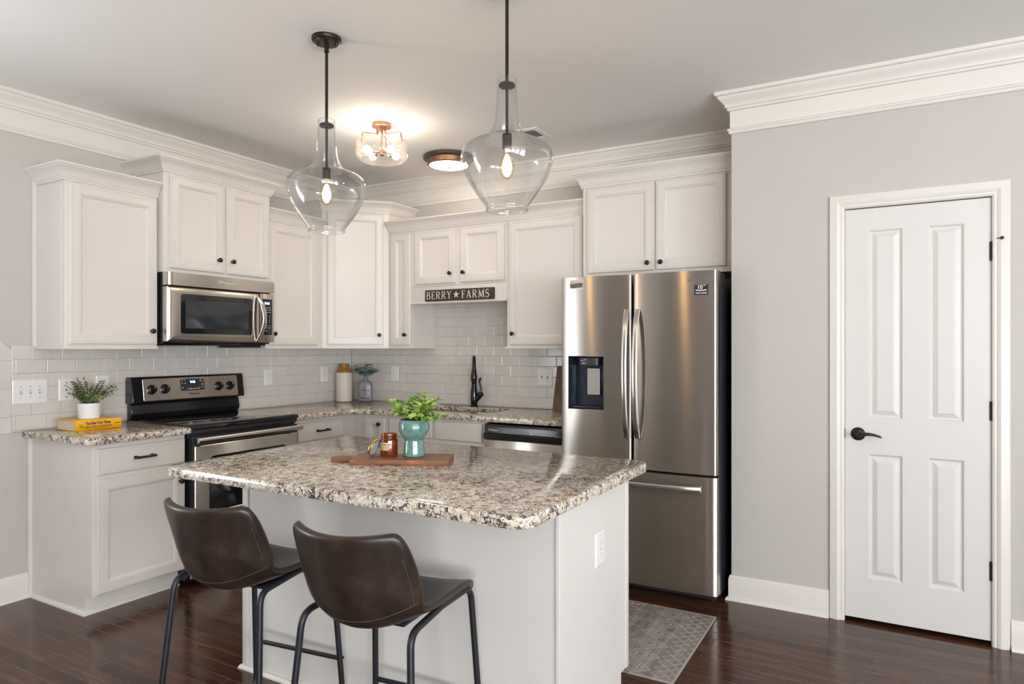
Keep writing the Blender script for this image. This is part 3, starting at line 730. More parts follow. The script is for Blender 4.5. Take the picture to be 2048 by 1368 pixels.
# ================================================================== APPLIANCES
# -- range
ry0, ry1 = -1.973, -1.202
rg = thing('range', 'black and stainless freestanding electric range with smooth glass top', 'range', (.33, -1.5875, 0))
b = MB(); b.box(.012, ry0, .02, .630, ry1, .895, .003); b.box(.05, ry0+.03, 0, .58, ry1-.03, .03); b.build('oven_body', 'black', rg)
b = MB(); b.box(.015, ry0-.002, .8955, .668, ry1+.002, .9205, .005); b.build('cooktop', 'black', rg, smooth=40)
b = MB(); b.box(.07, ry0+.02, .9206, .650, ry1-.02, .9225, .0008)
b.build('glass_top', 'glassb', rg)
b = MB(); b.box(.6305, ry0+.004, .868, .652, ry1-.004, .8945, .003); b.box(.6305, ry0+.012, .858, .640, ry1-.012, .868); b.build('vent_strip', 'blackp', rg)
# oven door: black sides, stainless skin, window
b = MB(); b.box(.6305, ry0+.003, .222, .660, ry1-.003, .857, .004); b.build('oven_door', 'blackp', rg)
od = rg.children[-1]
b = MB(); b.ring((.6602, ry0+.012, .224), EY, EZ, EX, ry1-ry0-.024, .578, [(0, 0), (0, .005), (.006, .011), (.09, .0125)], cap=False)
wy0, wy1, wz0, wz1 = ry0+.102, ry1-.102, .405, .735
b2 = MB()
b.bm.free(); b = MB()
O = V((.6602, ry0+.012, .224)); W_, H_ = ry1-ry0-.024, .578
lo = []
def rr4(x, i0, w, h, r, oy, oz, k=6):
    out_ = []
    for cx, cy, a0 in ((w-i0-r, h-i0-r, 0), (i0+r, h-i0-r, 90), (i0+r, i0+r, 180), (w-i0-r, i0+r, 270)):
        for j in range(k+1):
            a = R(a0+90*j/k); out_.append((x, oy+cx+r*math.cos(a), oz+cy+r*math.sin(a)))
    return out_
b.loft([rr4(.6602, 0, W_, H_, .004, O.y, O.z), rr4(.667, 0, W_, H_, .004, O.y, O.z), rr4(.671, .004, W_, H_, .004, O.y, O.z),
        rr4(.671, 0, wy1-wy0, wz1-wz0, .03, wy0, wz0), rr4(.6665, .004, wy1-wy0, wz1-wz0, .028, wy0, wz0)], True, False)
b.build('door_skin', 'steel', od, smooth=30, uv=True)
b = MB(); b.loft([rr4(.6655, .001, wy1-wy0, wz1-wz0, .03, wy0, wz0), rr4(.6672, .004, wy1-wy0, wz1-wz0, .028, wy0, wz0)]); b.build('oven_window', 'glassb', od)
b = MB(); b.loft([[(x, y, z) for x, z in arc(.705, .838, .016, -90, 90, 6)+[(.700, .854), (.700, .822)]] for y in (ry0+.006, ry1-.006)])
for y in (ry0+.05, ry1-.05): b.box(.66, y-.015, .826, .702, y+.015, .850, .004)
b.build('oven_handle', 'steelh', od, smooth=40, uv=True)
b = MB(); b.box(.6305, ry0+.003, .04, .664, ry1-.003, .212, .004); b.build('drawer', 'steel', rg, uv=True)
# backguard
gy0, gy1 = -1.977, -1.176
b = MB(); b.loft([[(x, y, z) for x, z in ((.012, .921), (.052, .921), (.064, .955), (.048, 1.022), (.012, 1.022))] for y in (gy0+.010, gy1-.016)])
b.loft([[(x, y, z) for x, z in ((.010, 1.018), (.050, 1.024), (.088, 1.022), (.094, 1.028), (.074, 1.176), (.066, 1.184), (.020, 1.184), (.010, 1.17))] for y in (gy0, gy1)])
b.build('backguard', 'black', rg, smooth=25, bevel=.004)
bgd = rg.children[-1]
pn = V((.148, 0, .020)).normalized(); pu = V((-.020, 0, .148)).normalized(); pO = V((.0939, 0, 1.0285))
def onp(y, t, d=0): return pO+pu*t+EY*y+pn*d
b = MB(); b.rrect(onp(-1.910, .004), EY, pu, pn, .682, .141, .010, [(0, 0), (0, .0015), (.002, .003)]); b.build('control_panel', 'steel', bgd, smooth=30, uv=True)
b = MB(); b.rrect(onp(-1.662, .056), EY, pu, pn, .176, .077, .010, [(0, .003), (.002, .0048)]); b.build('keypad', 'dgrey', bgd)
b = MB(); b.rrect(onp(-1.603, .098), EY, pu, pn, .058, .028, .002, [(0, .0048), (.001, .0052)]); b.build('display', 'lcdbg', bgd)
b = MB(); b.text('9:46', .022, onp(-1.574, .112), EY, pu, pn, .0056, bold=.0006); b.build('clock_digits', 'lcd', bgd, smooth=0)
b = MB()
for y, t, ww, hh in [(-1.655, .124, .012, .003), (-1.635, .124, .012, .003), (-1.652, .102, .008, .006), (-1.632, .102, .010, .006), (-1.652, .074, .010, .006), (-1.61, .064, .012, .007), (-1.592, .064, .012, .007), (-1.574, .064, .012, .007), (-1.556, .064, .012, .007), (-1.538, .064, .012, .007), (-1.520, .112, .006, .016), (-1.515, .128, .012, .002), (-1.498, .128, .012, .002), (-1.505, .112, .012, .005), (-1.51, .09, .014, .008), (-1.505, .072, .010, .006), (-1.525, .076, .006, .006)]:
    b.rrect(onp(y, t), EY, pu, pn, ww, hh, .001, [(0, .0049), (.0005, .0052)])
b.build('key_lettering', 'prt', bgd, smooth=0)
b = MB(); b.text('Whirlpool', .020, onp(-1.567, .034), EY, pu, pn, .0034, bold=.0004, shear=.2); b.build('maker_lettering', 'logo', bgd, smooth=0)
for y in (-1.855, -1.768, -1.379, -1.293):
    b = MB()
    for q in (-.004, .004): b.rrect(onp(y-.003+q, .120), EY, pu, pn, .003, .005, .0008, [(0, .003), (.0005, .0034)])
    b.build('burner_lettering', 'logo', bgd, smooth=0)
for y in (-1.812, -1.336):
    b = MB(); b.lathe(onp(y, .018, .003), pn, [(0, .003), (.001, .002)], 10); b.build('indicator_light', 'logo', bgd, smooth=0)
    b = MB(); b.rrect(onp(y-.012, .008), EY, pu, pn, .024, .0016, .0005, [(0, .003), (.0003, .0034)]); b.build('burner_lettering', 'logo', bgd, smooth=0)
for y in (-1.855, -1.768, -1.379, -1.293):
    b = MB(); b.lathe(onp(y, .075, .003), pn, [(0, .0305), (.003, .0305), (.005, .028), (.006, .0245), (.022, .0225), (.025, .020)], 28)
    q0 = onp(y, .075, .025); u2 = (pu*.97+EY*.2).normalized(); v2 = pn.cross(u2)
    b.loft([[q0+u2*a*.021+v2*c2*.0055+pn*h for a, c2 in ((-1, -1), (1, -1), (1, 1), (-1, 1))] for h in (-.003, .010)])
    kb = b.build('knob', 'black', rg, smooth=30)
    b = MB(); b.loft([[onp(y, .075, .0353)+u2*a+v2*c2*.001+pn*h for a, c2 in ((.004, -1), (.019, -1), (.019, 1), (.004, 1))] for h in (0, .0006)]); b.build('pointer_line', 'prt', kb, smooth=0)

# -- microwave
my0, my1 = -1.953, -1.178
mw = thing('microwave', 'stainless over-the-range microwave hung under the raised short cabinet', 'microwave', (.2, -1.565, 1.385))
b = MB(); b.box(.004, my0, 1.392, .352, my1, 1.819, .003); b.box(.02, my0+.02, 1.381, .34, my1-.02, 1.392); b.build('microwave_body', 'black', mw)
b = MB()   # upper vent fascia with a turned-back end
b.loft([[(x, y, z) for x, y in ((.352, my0+.001), (.392, my0+.001), (.402, my0+.012), (.404, my0+.05), (.404, my1-.002), (.352, my1-.002))] for z in (1.742, 1.819)])
b.build('vent_fascia', 'steel', mw, smooth=50, uv=True)
b = MB(); b.text('Whirlpool', .030, (.4044, -1.555, 1.783), EY, EZ, EX, .0006, bold=.0007, shear=.2)
b.tube([(.4046, -1.555+.045*math.cos(a/12*2*PI), 1.783+.013*math.sin(a/12*2*PI)) for a in range(12)], .0009, 6, closed=True); b.build('maker_lettering', 'chrome', mw, smooth=0)
my = -1.292
b = MB(); O = (my0+.001, 1.404); W_, H_ = my-my0-.003, .330
ow, oz, ww, wh = my0+.082, 1.450, .518, .243
b.loft([rr4(.352, 0, W_, H_, .003, *O), rr4(.392, 0, W_, H_, .003, *O), rr4(.402, .010, W_, H_, .004, *O), rr4(.4035, .03, W_, H_, .006, *O),
        rr4(.4035, 0, ww, wh, .016, ow, oz), rr4(.3985, .003, ww, wh, .015, ow, oz)], True, False)
b.build('door', 'steel', mw, smooth=40, uv=True); md = mw.children[-1]
b = MB(); b.loft([rr4(.3975, .001, ww, wh, .016, ow, oz), rr4(.3995, .003, ww, wh, .015, ow, oz)]); b.build('door_window', 'glassb', md)
b = MB(); b.loft([rr4(.3996, .034, ww, wh, .004, ow, oz), rr4(.4000, .035, ww, wh, .004, ow, oz)]); b.build('window_mesh', pm('window_mesh', (.028, .031, .034), .12, var=.3, scale=900), md)
b = MB()
P0 = [V((.404, my-.028, 1.716)), V((.418, my-.020, 1.700)), V((.438, my-.010, 1.655)), V((.450, my-.004, 1.600)), V((.452, my-.003, 1.555)), V((.446, my-.006, 1.505)), V((.430, my-.014, 1.455)), V((.412, my-.022, 1.418)), V((.404, my-.026, 1.408))]
lo = []
for i, p in enumerate(P0):
    t = (P0[min(i+1, 8)]-P0[max(i-1, 0)]).normalized(); nn = V((-t.z, 0, t.x)); nn = nn if nn.x > 0 else -nn
    lo.append([p-EY*.014-nn*.004, p+EY*.014-nn*.004, p+EY*.014+nn*.002, p+EY*.009+nn*.005, p-EY*.009+nn*.005, p-EY*.014+nn*.002])
b.loft(lo); b.build('door_handle', 'steelh', md, smooth=50, uv=True)
b = MB(); b.box(.352, my+.002, 1.404, .4035, my1-.002, 1.734, .003); b.build('control_column', 'steel', mw, smooth=30, uv=True); mc = mw.children[-1]
b = MB(); b.rrect((.4035, -1.281, 1.458), EY, EZ, EX, .083, .238, .004, [(-.003, 0), (0, .0012), (.002, .002)]); b.build('keypad', 'black', mc)
b = MB(); b.rrect((.4055, -1.272, 1.652), EY, EZ, EX, .065, .034, .002, [(0, 0), (.001, .0006)]); b.build('display', 'lcdbg', mc)
b = MB(); b.text('9:44', .024, (.4062, -1.240, 1.669), EY, EZ, EX, .0004, bold=.0006); b.build('clock_digits', 'lcd', mc, smooth=0)
b = MB()
for j, z in enumerate((1.638, 1.622, 1.606)):
    for q in range(3): b.rrect((.4055, -1.273+q*.024, z), EY, EZ, EX, .016, .004, .001, [(0, 0), (.0003, .0004)])
for j, z in enumerate((1.580, 1.566, 1.552, 1.538)):
    for q in range(3): b.rrect((.4055, -1.268+q*.024, z), EY, EZ, EX, .005, .007, .001, [(0, 0), (.0003, .0004)])
for z, n in ((1.515, 3), (1.500, 3), (1.478, 2)):
    for q in range(n): b.rrect((.4055, -1.272+q*.024, z), EY, EZ, EX, .012, .004, .001, [(0, 0), (.0003, .0004)])
b.build('key_lettering', 'prt', mc, smooth=0)
b = MB(); b.box(.06, -1.36, 1.366, .30, -1.205, 1.3812, .003); b.build('grease_filter', 'dgrey', mw)

# -- dishwasher
dx0, dx1 = 1.790, 2.398
dw = thing('dishwasher', 'black-topped stainless dishwasher between the sink base and the refrigerator', 'dishwasher', (2.094, -.3, 0))
b = MB(); b.box(dx0, -.596, .02, dx1, -.03, .868, .002); b.box(dx0+.02, -.54, 0, dx1-.02, -.06, .03); b.build('tub', 'blackp', dw)
b = MB(); b.box(dx0+.001, -.648, .10, dx1-.001, -.597, .764, .004); b.build('door_panel', 'steel', dw, uv=True)
b = MB()
b.loft([[(x, y, z) for y, z in ((-.597, .764), (-.660, .766), (-.662, .803), (-.652, .806), (-.648, .852), (-.640, .866), (-.597, .868))] for x in (dx0+.001, dx1-.001)]); b.build('control_console', 'black', dw, smooth=25, bevel=.002)
dc = dw.children[-1]
b = MB(); b.rrect((1.812, -.6535, .808), EX, V((0, .06, 1)).normalized(), -EY, .565, .042, .006, [(0, 0), (.001, .0012), (.003, .0012), (.004, .0004)]); b.build('control_window', 'black', dc)
b = MB(); b.text('Whirlpool', .018, (1.862, -.6535, .828), EX, EZ, -EY, .0012, bold=.0003, shear=.2)
for x in (2.135, 2.160): b.rrect((x, -.6535, .822), EX, EZ, -EY, .018, .004, .001, [(0, .001), (.0003, .0014)])
for j in range(6):
    b.rrect((2.205+j*.020, -.6535, .824+(j % 2)*.003), EX, EZ, -EY, .014, .004, .001, [(0, .001), (.0003, .0014)])
    b.rrect((2.205+j*.020, -.6535, .814), EX, EZ, -EY, .012, .005, .001, [(0, .001), (.0003, .0014)])
b.rrect((2.138, -.6535, .812), EX, EZ, -EY, .020, .005, .001, [(0, .001), (.0003, .0014)])
b.build('panel_lettering', 'prt', dc, smooth=0)
b = MB(); lo = []
for i, dp in ((0, .0), (.004, .001), (.010, -.006)): lo += [[(2.0+.20*q[0], -.6605-dp, .776+.022*q[1]) for q in ((i*3, i*10), (1-i*3, i*10), (.86-i*3, 1-i*10), (.14+i*3, 1-i*10))]]
b.loft(lo, True, True); b.build('pocket_handle', 'blackp', dc)

# -- refrigerator
fr = thing('refrigerator', 'stainless french-door refrigerator with ice dispenser and bottom freezer drawer', 'refrigerator', (2.893, -.45, 0))
fx0, fx1 = 2.440, 3.344
b = MB(); b.box(fx0+.006, -.742, .035, fx1-.006, -.035, 1.752, .004); b.box(fx0+.03, -.735, .008, fx1-.03, -.70, .05)
for x in (fx0+.05, fx1-.05):
    for y in (-.70, -.08): b.lathe((x, y, 0), EZ, [(0, .02), (.036, .018)], 12)
b.build('case', pm('fridge_case', (.022, .022, .024), .42, .2, var=.03), fr)
for x in (fx0+.012, fx1-.082):
    b = MB(); b.box(x, -.790, 1.7525, x+.070, -.58, 1.778, .004); b.build('hinge_cover', 'dgrey', fr)
YD, YB = -.826, -.754
def bow(x, xa, xb, dep=.016):
    t = (x-xa)/(xb-xa)*2-1; e = max(0, abs(t)-.955)/.045
    return YD-dep*(1-t*t)+.008*e*e
def fdoor(name, xa, xb, za, zb, hole=None, mat='steelf'):
    b = MB(); xs = sorted(set([xa+(xb-xa)*i/28 for i in range(29)]+[xa+.002, xa+.005, xa+.008, xb-.002, xb-.005, xb-.008]+([hole[0], hole[1]] if hole else [])))
    if hole: xs = [x for x in xs if x in (hole[0], hole[1]) or min(abs(x-hole[0]), abs(x-hole[1])) > .004]
    zs = [za, zb] if not hole else [za, hole[2], hole[3], zb]
    g = [[b.vert((x, bow(x, xa, xb), z)) for z in zs] for x in xs]
    for i in range(len(xs)-1):
        for j in range(len(zs)-1):
            if hole and j == 1 and xs[i] >= hole[0]-1e-6 and xs[i+1] <= hole[1]+1e-6: continue
            b.face([g[i][j], g[i+1][j], g[i+1][j+1], g[i][j+1]])
    def bk(x, z): return b.vert((x, YB, z))
    # sides, top, bottom
    l0, l1, r0, r1 = bk(xa, za), bk(xa, zb), bk(xb, za), bk(xb, zb)
    b.face([g[0][j] for j in range(len(zs))]+[l1, l0]); b.face([g[-1][j] for j in range(len(zs))]+[r1, r0])
    b.face([g[i][0] for i in range(len(xs))]+[r0, l0]); b.face([g[i][-1] for i in range(len(xs))]+[r1, l1]); b.face([l0, r0, r1, l1])
    return b.build(name, mat, fr, smooth=30, uv=True)
XS = 2.879
hol = (2.494, 2.714, 1.014, 1.317)
dl = fdoor('door', fx0, XS-.005, .696, 1.776, hol); dr = fdoor('door', XS+.005, fx1, .696, 1.776); df = fdoor('freezer_drawer', fx0, fx1, .060, .682)
def handle(pts, wdt, up, name, parent):
    lo = []
    P_ = [V(p) for p in pts]
    for i, p in enumerate(P_):
        t = (P_[min(i+1, len(P_)-1)]-P_[max(i-1, 0)]).normalized(); s_ = V(up); nn = t.cross(s_); nn = nn if nn.y < 0 else -nn
        lo.append([p-s_*wdt-nn*.006, p+s_*wdt-nn*.006, p+s_*wdt+nn*.003, p+s_*wdt*.7+nn*.006, p-s_*wdt*.7+nn*.006, p-s_*wdt+nn*.003])
    b = MB(); b.loft(lo); return b.build(name, 'steelh', parent, smooth=60, uv=True)
for x, dd in ((2.852, dl), (2.914, dr)):
    zz = [.868+(1.578-.868)*i/12 for i in range(13)]
    handle([(x, -.843-.050*math.sin(PI*(i/12))**.55, z) for i, z in enumerate(zz)], .0145, EX, 'door_handle', dd)
xx = [2.535+(3.258-2.535)*i/12 for i in range(13)]
handle([(x, -.843-.045*math.sin(PI*(i/12))**.55, .618) for i, x in enumerate(xx)], .0145, EZ, 'drawer_handle', df)
b = MB()   # dispenser recess
b.loft([[(x, y, z) for x, z in ((hol[0]+i, hol[2]+i), (hol[1]-i, hol[2]+i), (hol[1]-i, hol[3]-i), (hol[0]+i, hol[3]-i))] for i, y in ((-.002, -.8405), (.002, -.842), (.004, -.838), (.014, -.766))], False, True)
b.build('dispenser_recess', 'dispb', dl, smooth=20)
b = MB(); b.loft([[(x, y, z) for x, y in ((2.552, -.77), (2.552, -.826), (2.566, -.834), (2.660, -.834), (2.674, -.826), (2.674, -.77))] for z in (1.262, 1.311)]); b.build('dispenser_head', 'dgrey', dl, smooth=30, bevel=.004)
b = MB(); b.rrect((2.590, -.782, 1.092), EX, EZ, -EY, .084, .158, .008, [(0, -.012), (0, .006), (.003, .010)], back=True); b.build('dispenser_paddle', 'chrome', dl, smooth=40)
b = MB(); b.box(2.51, -.836, 1.019, 2.70, -.772, 1.030, .002); b.build('drip_tray', 'blackp', dl)
b = MB()
for x, z, ww in ((2.572, 1.292, .012), (2.592, 1.296, .010), (2.575, 1.276, .02)): b.rrect((x, -.8341, z), EX, EZ, -EY, ww, .004, .001, [(0, 0), (.0003, .0004)])
b.build('dispenser_lettering', 'prt', dl, smooth=0)
def yf(x): return bow(x, XS+.005, fx1)
b = MB(); b.text('SAMSUNG', .026, (3.255, yf(3.255)+.0002, 1.727), EX, EZ, -EY, .0008, bold=.0004, spacing=1.15)
for v in b.bm.verts: v.co.y = yf(v.co.x)-.0012
b.build('maker_lettering', 'logog', dr, smooth=0)
b = MB(); st = [(3.228, 1.647), (3.300, 1.647), (3.300, 1.701), (3.228, 1.701)]
b.loft([[(x, yf(x)-.0003, z) for x, z in st], [(x, yf(x)-.0009, z) for x, z in st]]); b.build('warranty_sticker', 'blackp', dr, smooth=0)
b = MB(); b.text('10', .029, (3.257, 0, 1.6875), EX, EZ, -EY, 0, bold=.0006); b.text('YEAR', .006, (3.281, 0, 1.697), EX, EZ, -EY, 0, bold=.0002); b.text('WARRANTY', .0105, (3.264, 0, 1.6705), EX, EZ, -EY, 0, bold=.0005)
b.text('DIGITAL INVERTER', .0068, (3.264, 0, 1.656), EX, EZ, -EY, 0, bold=.0004)
for v in b.bm.verts: v.co.y = yf(v.co.x)-.0012
b.build('sticker_print', 'white', dr, smooth=0)
def yl(x): return bow(x, fx0, XS-.005)
mg = thing('magnet', 'small picture magnet stuck high on the refrigerator door above the dispenser', 'magnet', (2.543, -.84, 1.708))
st = [(2.500, 1.708), (2.586, 1.708), (2.586, 1.760), (2.500, 1.760)]
b = MB(); b.loft([[(x, yl(x)-.0003, z) for x, z in st], [(x, yl(x)-.0016, z) for x, z in st]]); b.build('magnet_card', 'white', mg, smooth=0)
b = MB(); b.loft([[(x, yl(x)-.0017, z) for x, z in ((2.502, 1.714), (2.584, 1.714), (2.584, 1.742), (2.502, 1.738))], [(x, yl(x)-.0020, z) for x, z in ((2.502, 1.714), (2.584, 1.714), (2.584, 1.742), (2.502, 1.738))]]); b.build('picture', 'photo', mg, smooth=0)
b = MB(); b.loft([[(x, yl(x)-.0017, z) for x, z in ((2.502, 1.738), (2.584, 1.742), (2.584, 1.758), (2.502, 1.758))], [(x, yl(x)-.0020, z) for x, z in ((2.502, 1.738), (2.584, 1.742), (2.584, 1.758), (2.502, 1.758))]]); b.build('picture_sky', 'photosky', mg, smooth=0)

# ================================================================== ISLAND
ix0, ix1, iy0, iy1 = 1.726, 3.222, -2.462, -1.842
isl = thing('kitchen_island', 'white kitchen island base standing in the middle under the granite', 'island', (2.47, -2.15, 0))
b = MB(); b.loft([[(x, y, z) for y, z in ((iy0+.008, 0), (iy1-.07, 0), (iy1-.07, .100), (iy1, .100), (iy1, .8745), (iy0+.008, .8745))] for x in (ix0+.008, ix1-.006)]); b.build('cabinet_body', 'cab', isl, smooth=20)
b = MB(); b.box(ix0, iy0, 0, ix1-.004, iy0+.008, .8745); b.build('back_panel', 'island', isl, smooth=0)
b = MB(); b.loft([[(x, y, z) for y, z in ((iy0, 0), (iy1-.07, 0), (iy1-.07, .100), (iy1, .100), (iy1, .8745), (iy0, .8745))] for x in (ix1-.004, ix1+.002)]); b.build('end_panel', 'island', isl, smooth=0)
b = MB(); b.loft([[(x, y, z) for y, z in ((iy0, 0), (iy1-.07, 0), (iy1-.07, .100), (iy1, .100), (iy1, .8745), (iy0, .8745))] for x in (ix0, ix0+.008)]); b.build('end_panel', 'island', isl, smooth=0)
for (x, y, x2, y2) in ((ix0-.004, iy0-.006, ix0+.030, iy0), (ix1-.010, iy0-.005, ix1+.006, iy0+.006), (ix1+.002, iy1-.030, ix1+.008, iy1)):
    b = MB(); b.box(x, y, .102 if y > iy0+.1 else .0, x2, y2, .8745, .0015); b.build('corner_batten', 'island', isl)
b = MB(); b.sweep([(ix0, iy1-.075), (ix0, iy0), (ix1+.002, iy0), (ix1+.002, iy1-.072)][::-1], [(-o, z) for o, z in QR]); b.build('shoe_moulding', 'trim', isl, smooth=40)
for i in range(3): cdoor(isl, (ix1-.03-i*.482, iy1, .125), -EX, EY, .45, .72)
rx0, rx1, ry0_, ry1_ = 1.699, 3.301, -2.816, -1.788
isl_top = tag(MB().slab(rrp(rx0, ry0_, rx1, ry1_, .062, 7), .876, .914, .007).build('granite_countertop', 'granite', smooth=40),
        'large rectangular granite slab topping the island, under the cutting board', 'countertop')

def plate(name, label, cat, wall, c0, c1, z0, z1, group='wall plates'):
    """bevelled wall plate; returns (thing, map) with map(u,v,d) from plate-relative metres"""
    if wall == 'x': O, ux, n = V((.0085, c0, z0)), EY, EX
    elif wall == 'y': O, ux, n = V((c0, -.0085, z0)), EX, -EY
    else: O, ux, n = V((ix1+.002, c0, z0)), EY, EX
    t = thing(name, label, cat, tuple(O), group=group)
    b = MB(); b.rrect(O, ux, EZ, n, c1-c0, z1-z0, .004, [(0, -.001), (0, .003), (.005, .006), (.007, .0062)], back=True); b.build('cover_plate', 'white', t, smooth=30)
    W_, H_ = c1-c0, z1-z0
    return t, (lambda u, v, d=.0062: O+ux*(u*W_)+EZ*(v*H_)+n*d), ux, n
def screw(b, p, n): b.lathe(p, n, [(0, .0034), (.0012, .003), (.0014, .001)], 10)
def duplex(t, mp, ux, n, square=False):
    for v in (.335, .665):
        b = MB(); p = mp(.5, v)
        if square: b.rrect(p-ux*.0165-EZ*.0165, ux, EZ, n, .033, .033, .003, [(0, 0), (.0005, .0012)])
        else: b.lathe(p, n, [(0, .0168), (.0012, .0165), (.0014, .001)], 24)
        b.build('socket_face', 'white', t)
        b = MB()
        for s in (-1, 1): b.rrect(p+ux*s*.0063-ux*.0012-EZ*.002, ux, EZ, n, .0024, .0085, .0004, [(0, .0013), (.0002, .0018)])
        b.lathe(p-EZ*.0085+n*.0013, n, [(0, .0024), (.0004, .002)], 10)
        b.build('socket_slots', 'shade', t, smooth=0)
    b = MB(); screw(b, mp(.5, .5), n); b.build('screw', 'shade', t)
# switches and sockets
t, mp, ux, n = plate('switch_plate', 'triple toggle switch plate at the tiled edge of the range wall', 'switch', 'x', -2.582, -2.408, 1.060, 1.190)
for u in (.24, .5, .76):
    b = MB(); p = mp(u, .5); b.rrect(p-ux*.005-EZ*.012, ux, EZ, n, .010, .024, .001, [(0, 0), (.0003, .0008)]); b.build('toggle_slot', 'shade', t, smooth=0)
    b = MB(); b.loft([[p+ux*a*.0036+EZ*(c_*.0045+dz)+n*d for a, c_ in ((-1, -1), (1, -1), (1, 1), (-1, 1))] for d, dz in ((0, 0), (.012, .006))]); b.build('toggle', 'white', t)
    for v in (.27, .73): b = MB(); screw(b, mp(u, v), n); b.build('screw', 'shade', t)
t, mp, ux, n = plate('jack_plate', 'white plate with three small dark holes between the switches and the potted plant', 'wall plate', 'x', -2.353, -2.274, 1.064, 1.188)
for v in (.17, .83): b = MB(); b.lathe(mp(.5, v), n, [(0, .0038), (.0008, .003)], 12); b.build('screw', 'slot', t, smooth=0)
b = MB(); b.lathe(mp(.5, .49), n, [(0, .0055), (.0009, .004)], 6); b.build('jack_hole', 'slot', t, smooth=0)
t, mp, ux, n = plate('wall_outlet', 'white duplex outlet partly behind the small plant in the white pot', 'outlet', 'x', -2.150, -2.074, 1.078, 1.200); duplex(t, mp, ux, n)
t, mp, ux, n = plate('wall_outlet', 'white duplex outlet just past the range backguard, under the microwave', 'outlet', 'x', -.936, -.856, 1.080, 1.204); duplex(t, mp, ux, n)
t, mp, ux, n = plate('wall_outlet', 'white duplex outlet on the range wall beside the cream gridded vase', 'outlet', 'x', -.365, -.285, 1.082, 1.209); duplex(t, mp, ux, n)
t, mp, ux, n = plate('wall_outlet', 'white rectangular-face outlet on the sink wall beside the grey bottle', 'outlet', 'y', .450, .535, 1.083, 1.212)
b = MB(); p = mp(.5, .5); b.rrect(p-ux*.0168-EZ*.0335, ux, EZ, n, .0336, .067, .002, [(0, 0), (0, .001), (.0006, .0014)]); b.build('device_face', 'white', t)
duplex(t, lambda u, v, d=.0076: mp(u, v, d), ux, n, True)
t, mp, ux, n = plate('switch_plate', 'two-gang white switch plate on the sink wall near the refrigerator', 'switch', 'y', 1.848, 1.976, 1.086, 1.214)
for u, sl in ((.32, True), (.68, False)):
    p = mp(u, .5); b = MB(); b.rrect(p-ux*.005-EZ*.010, ux, EZ, n, .010, .020, .001, [(0, 0), (.0003, .0008)]); b.build('toggle_slot', 'shade', t, smooth=0)
    b = MB(); b.loft([[p+ux*a*.0036+EZ*(c_*.0045+dz)+n*d for a, c_ in ((-1, -1), (1, -1), (1, 1), (-1, 1))] for d, dz in ((0, 0), (.012, .006 if sl else -.006))]); b.build('toggle', 'shade', t)
    for v in (.27, .73): b = MB(); screw(b, mp(u, v), n); b.build('screw', 'shade', t)
t, mp, ux, n = plate('wall_outlet', 'white duplex outlet set in the end panel of the island', 'outlet', 'i', -2.172, -2.092, .580, .704); duplex(t, mp, ux, n)

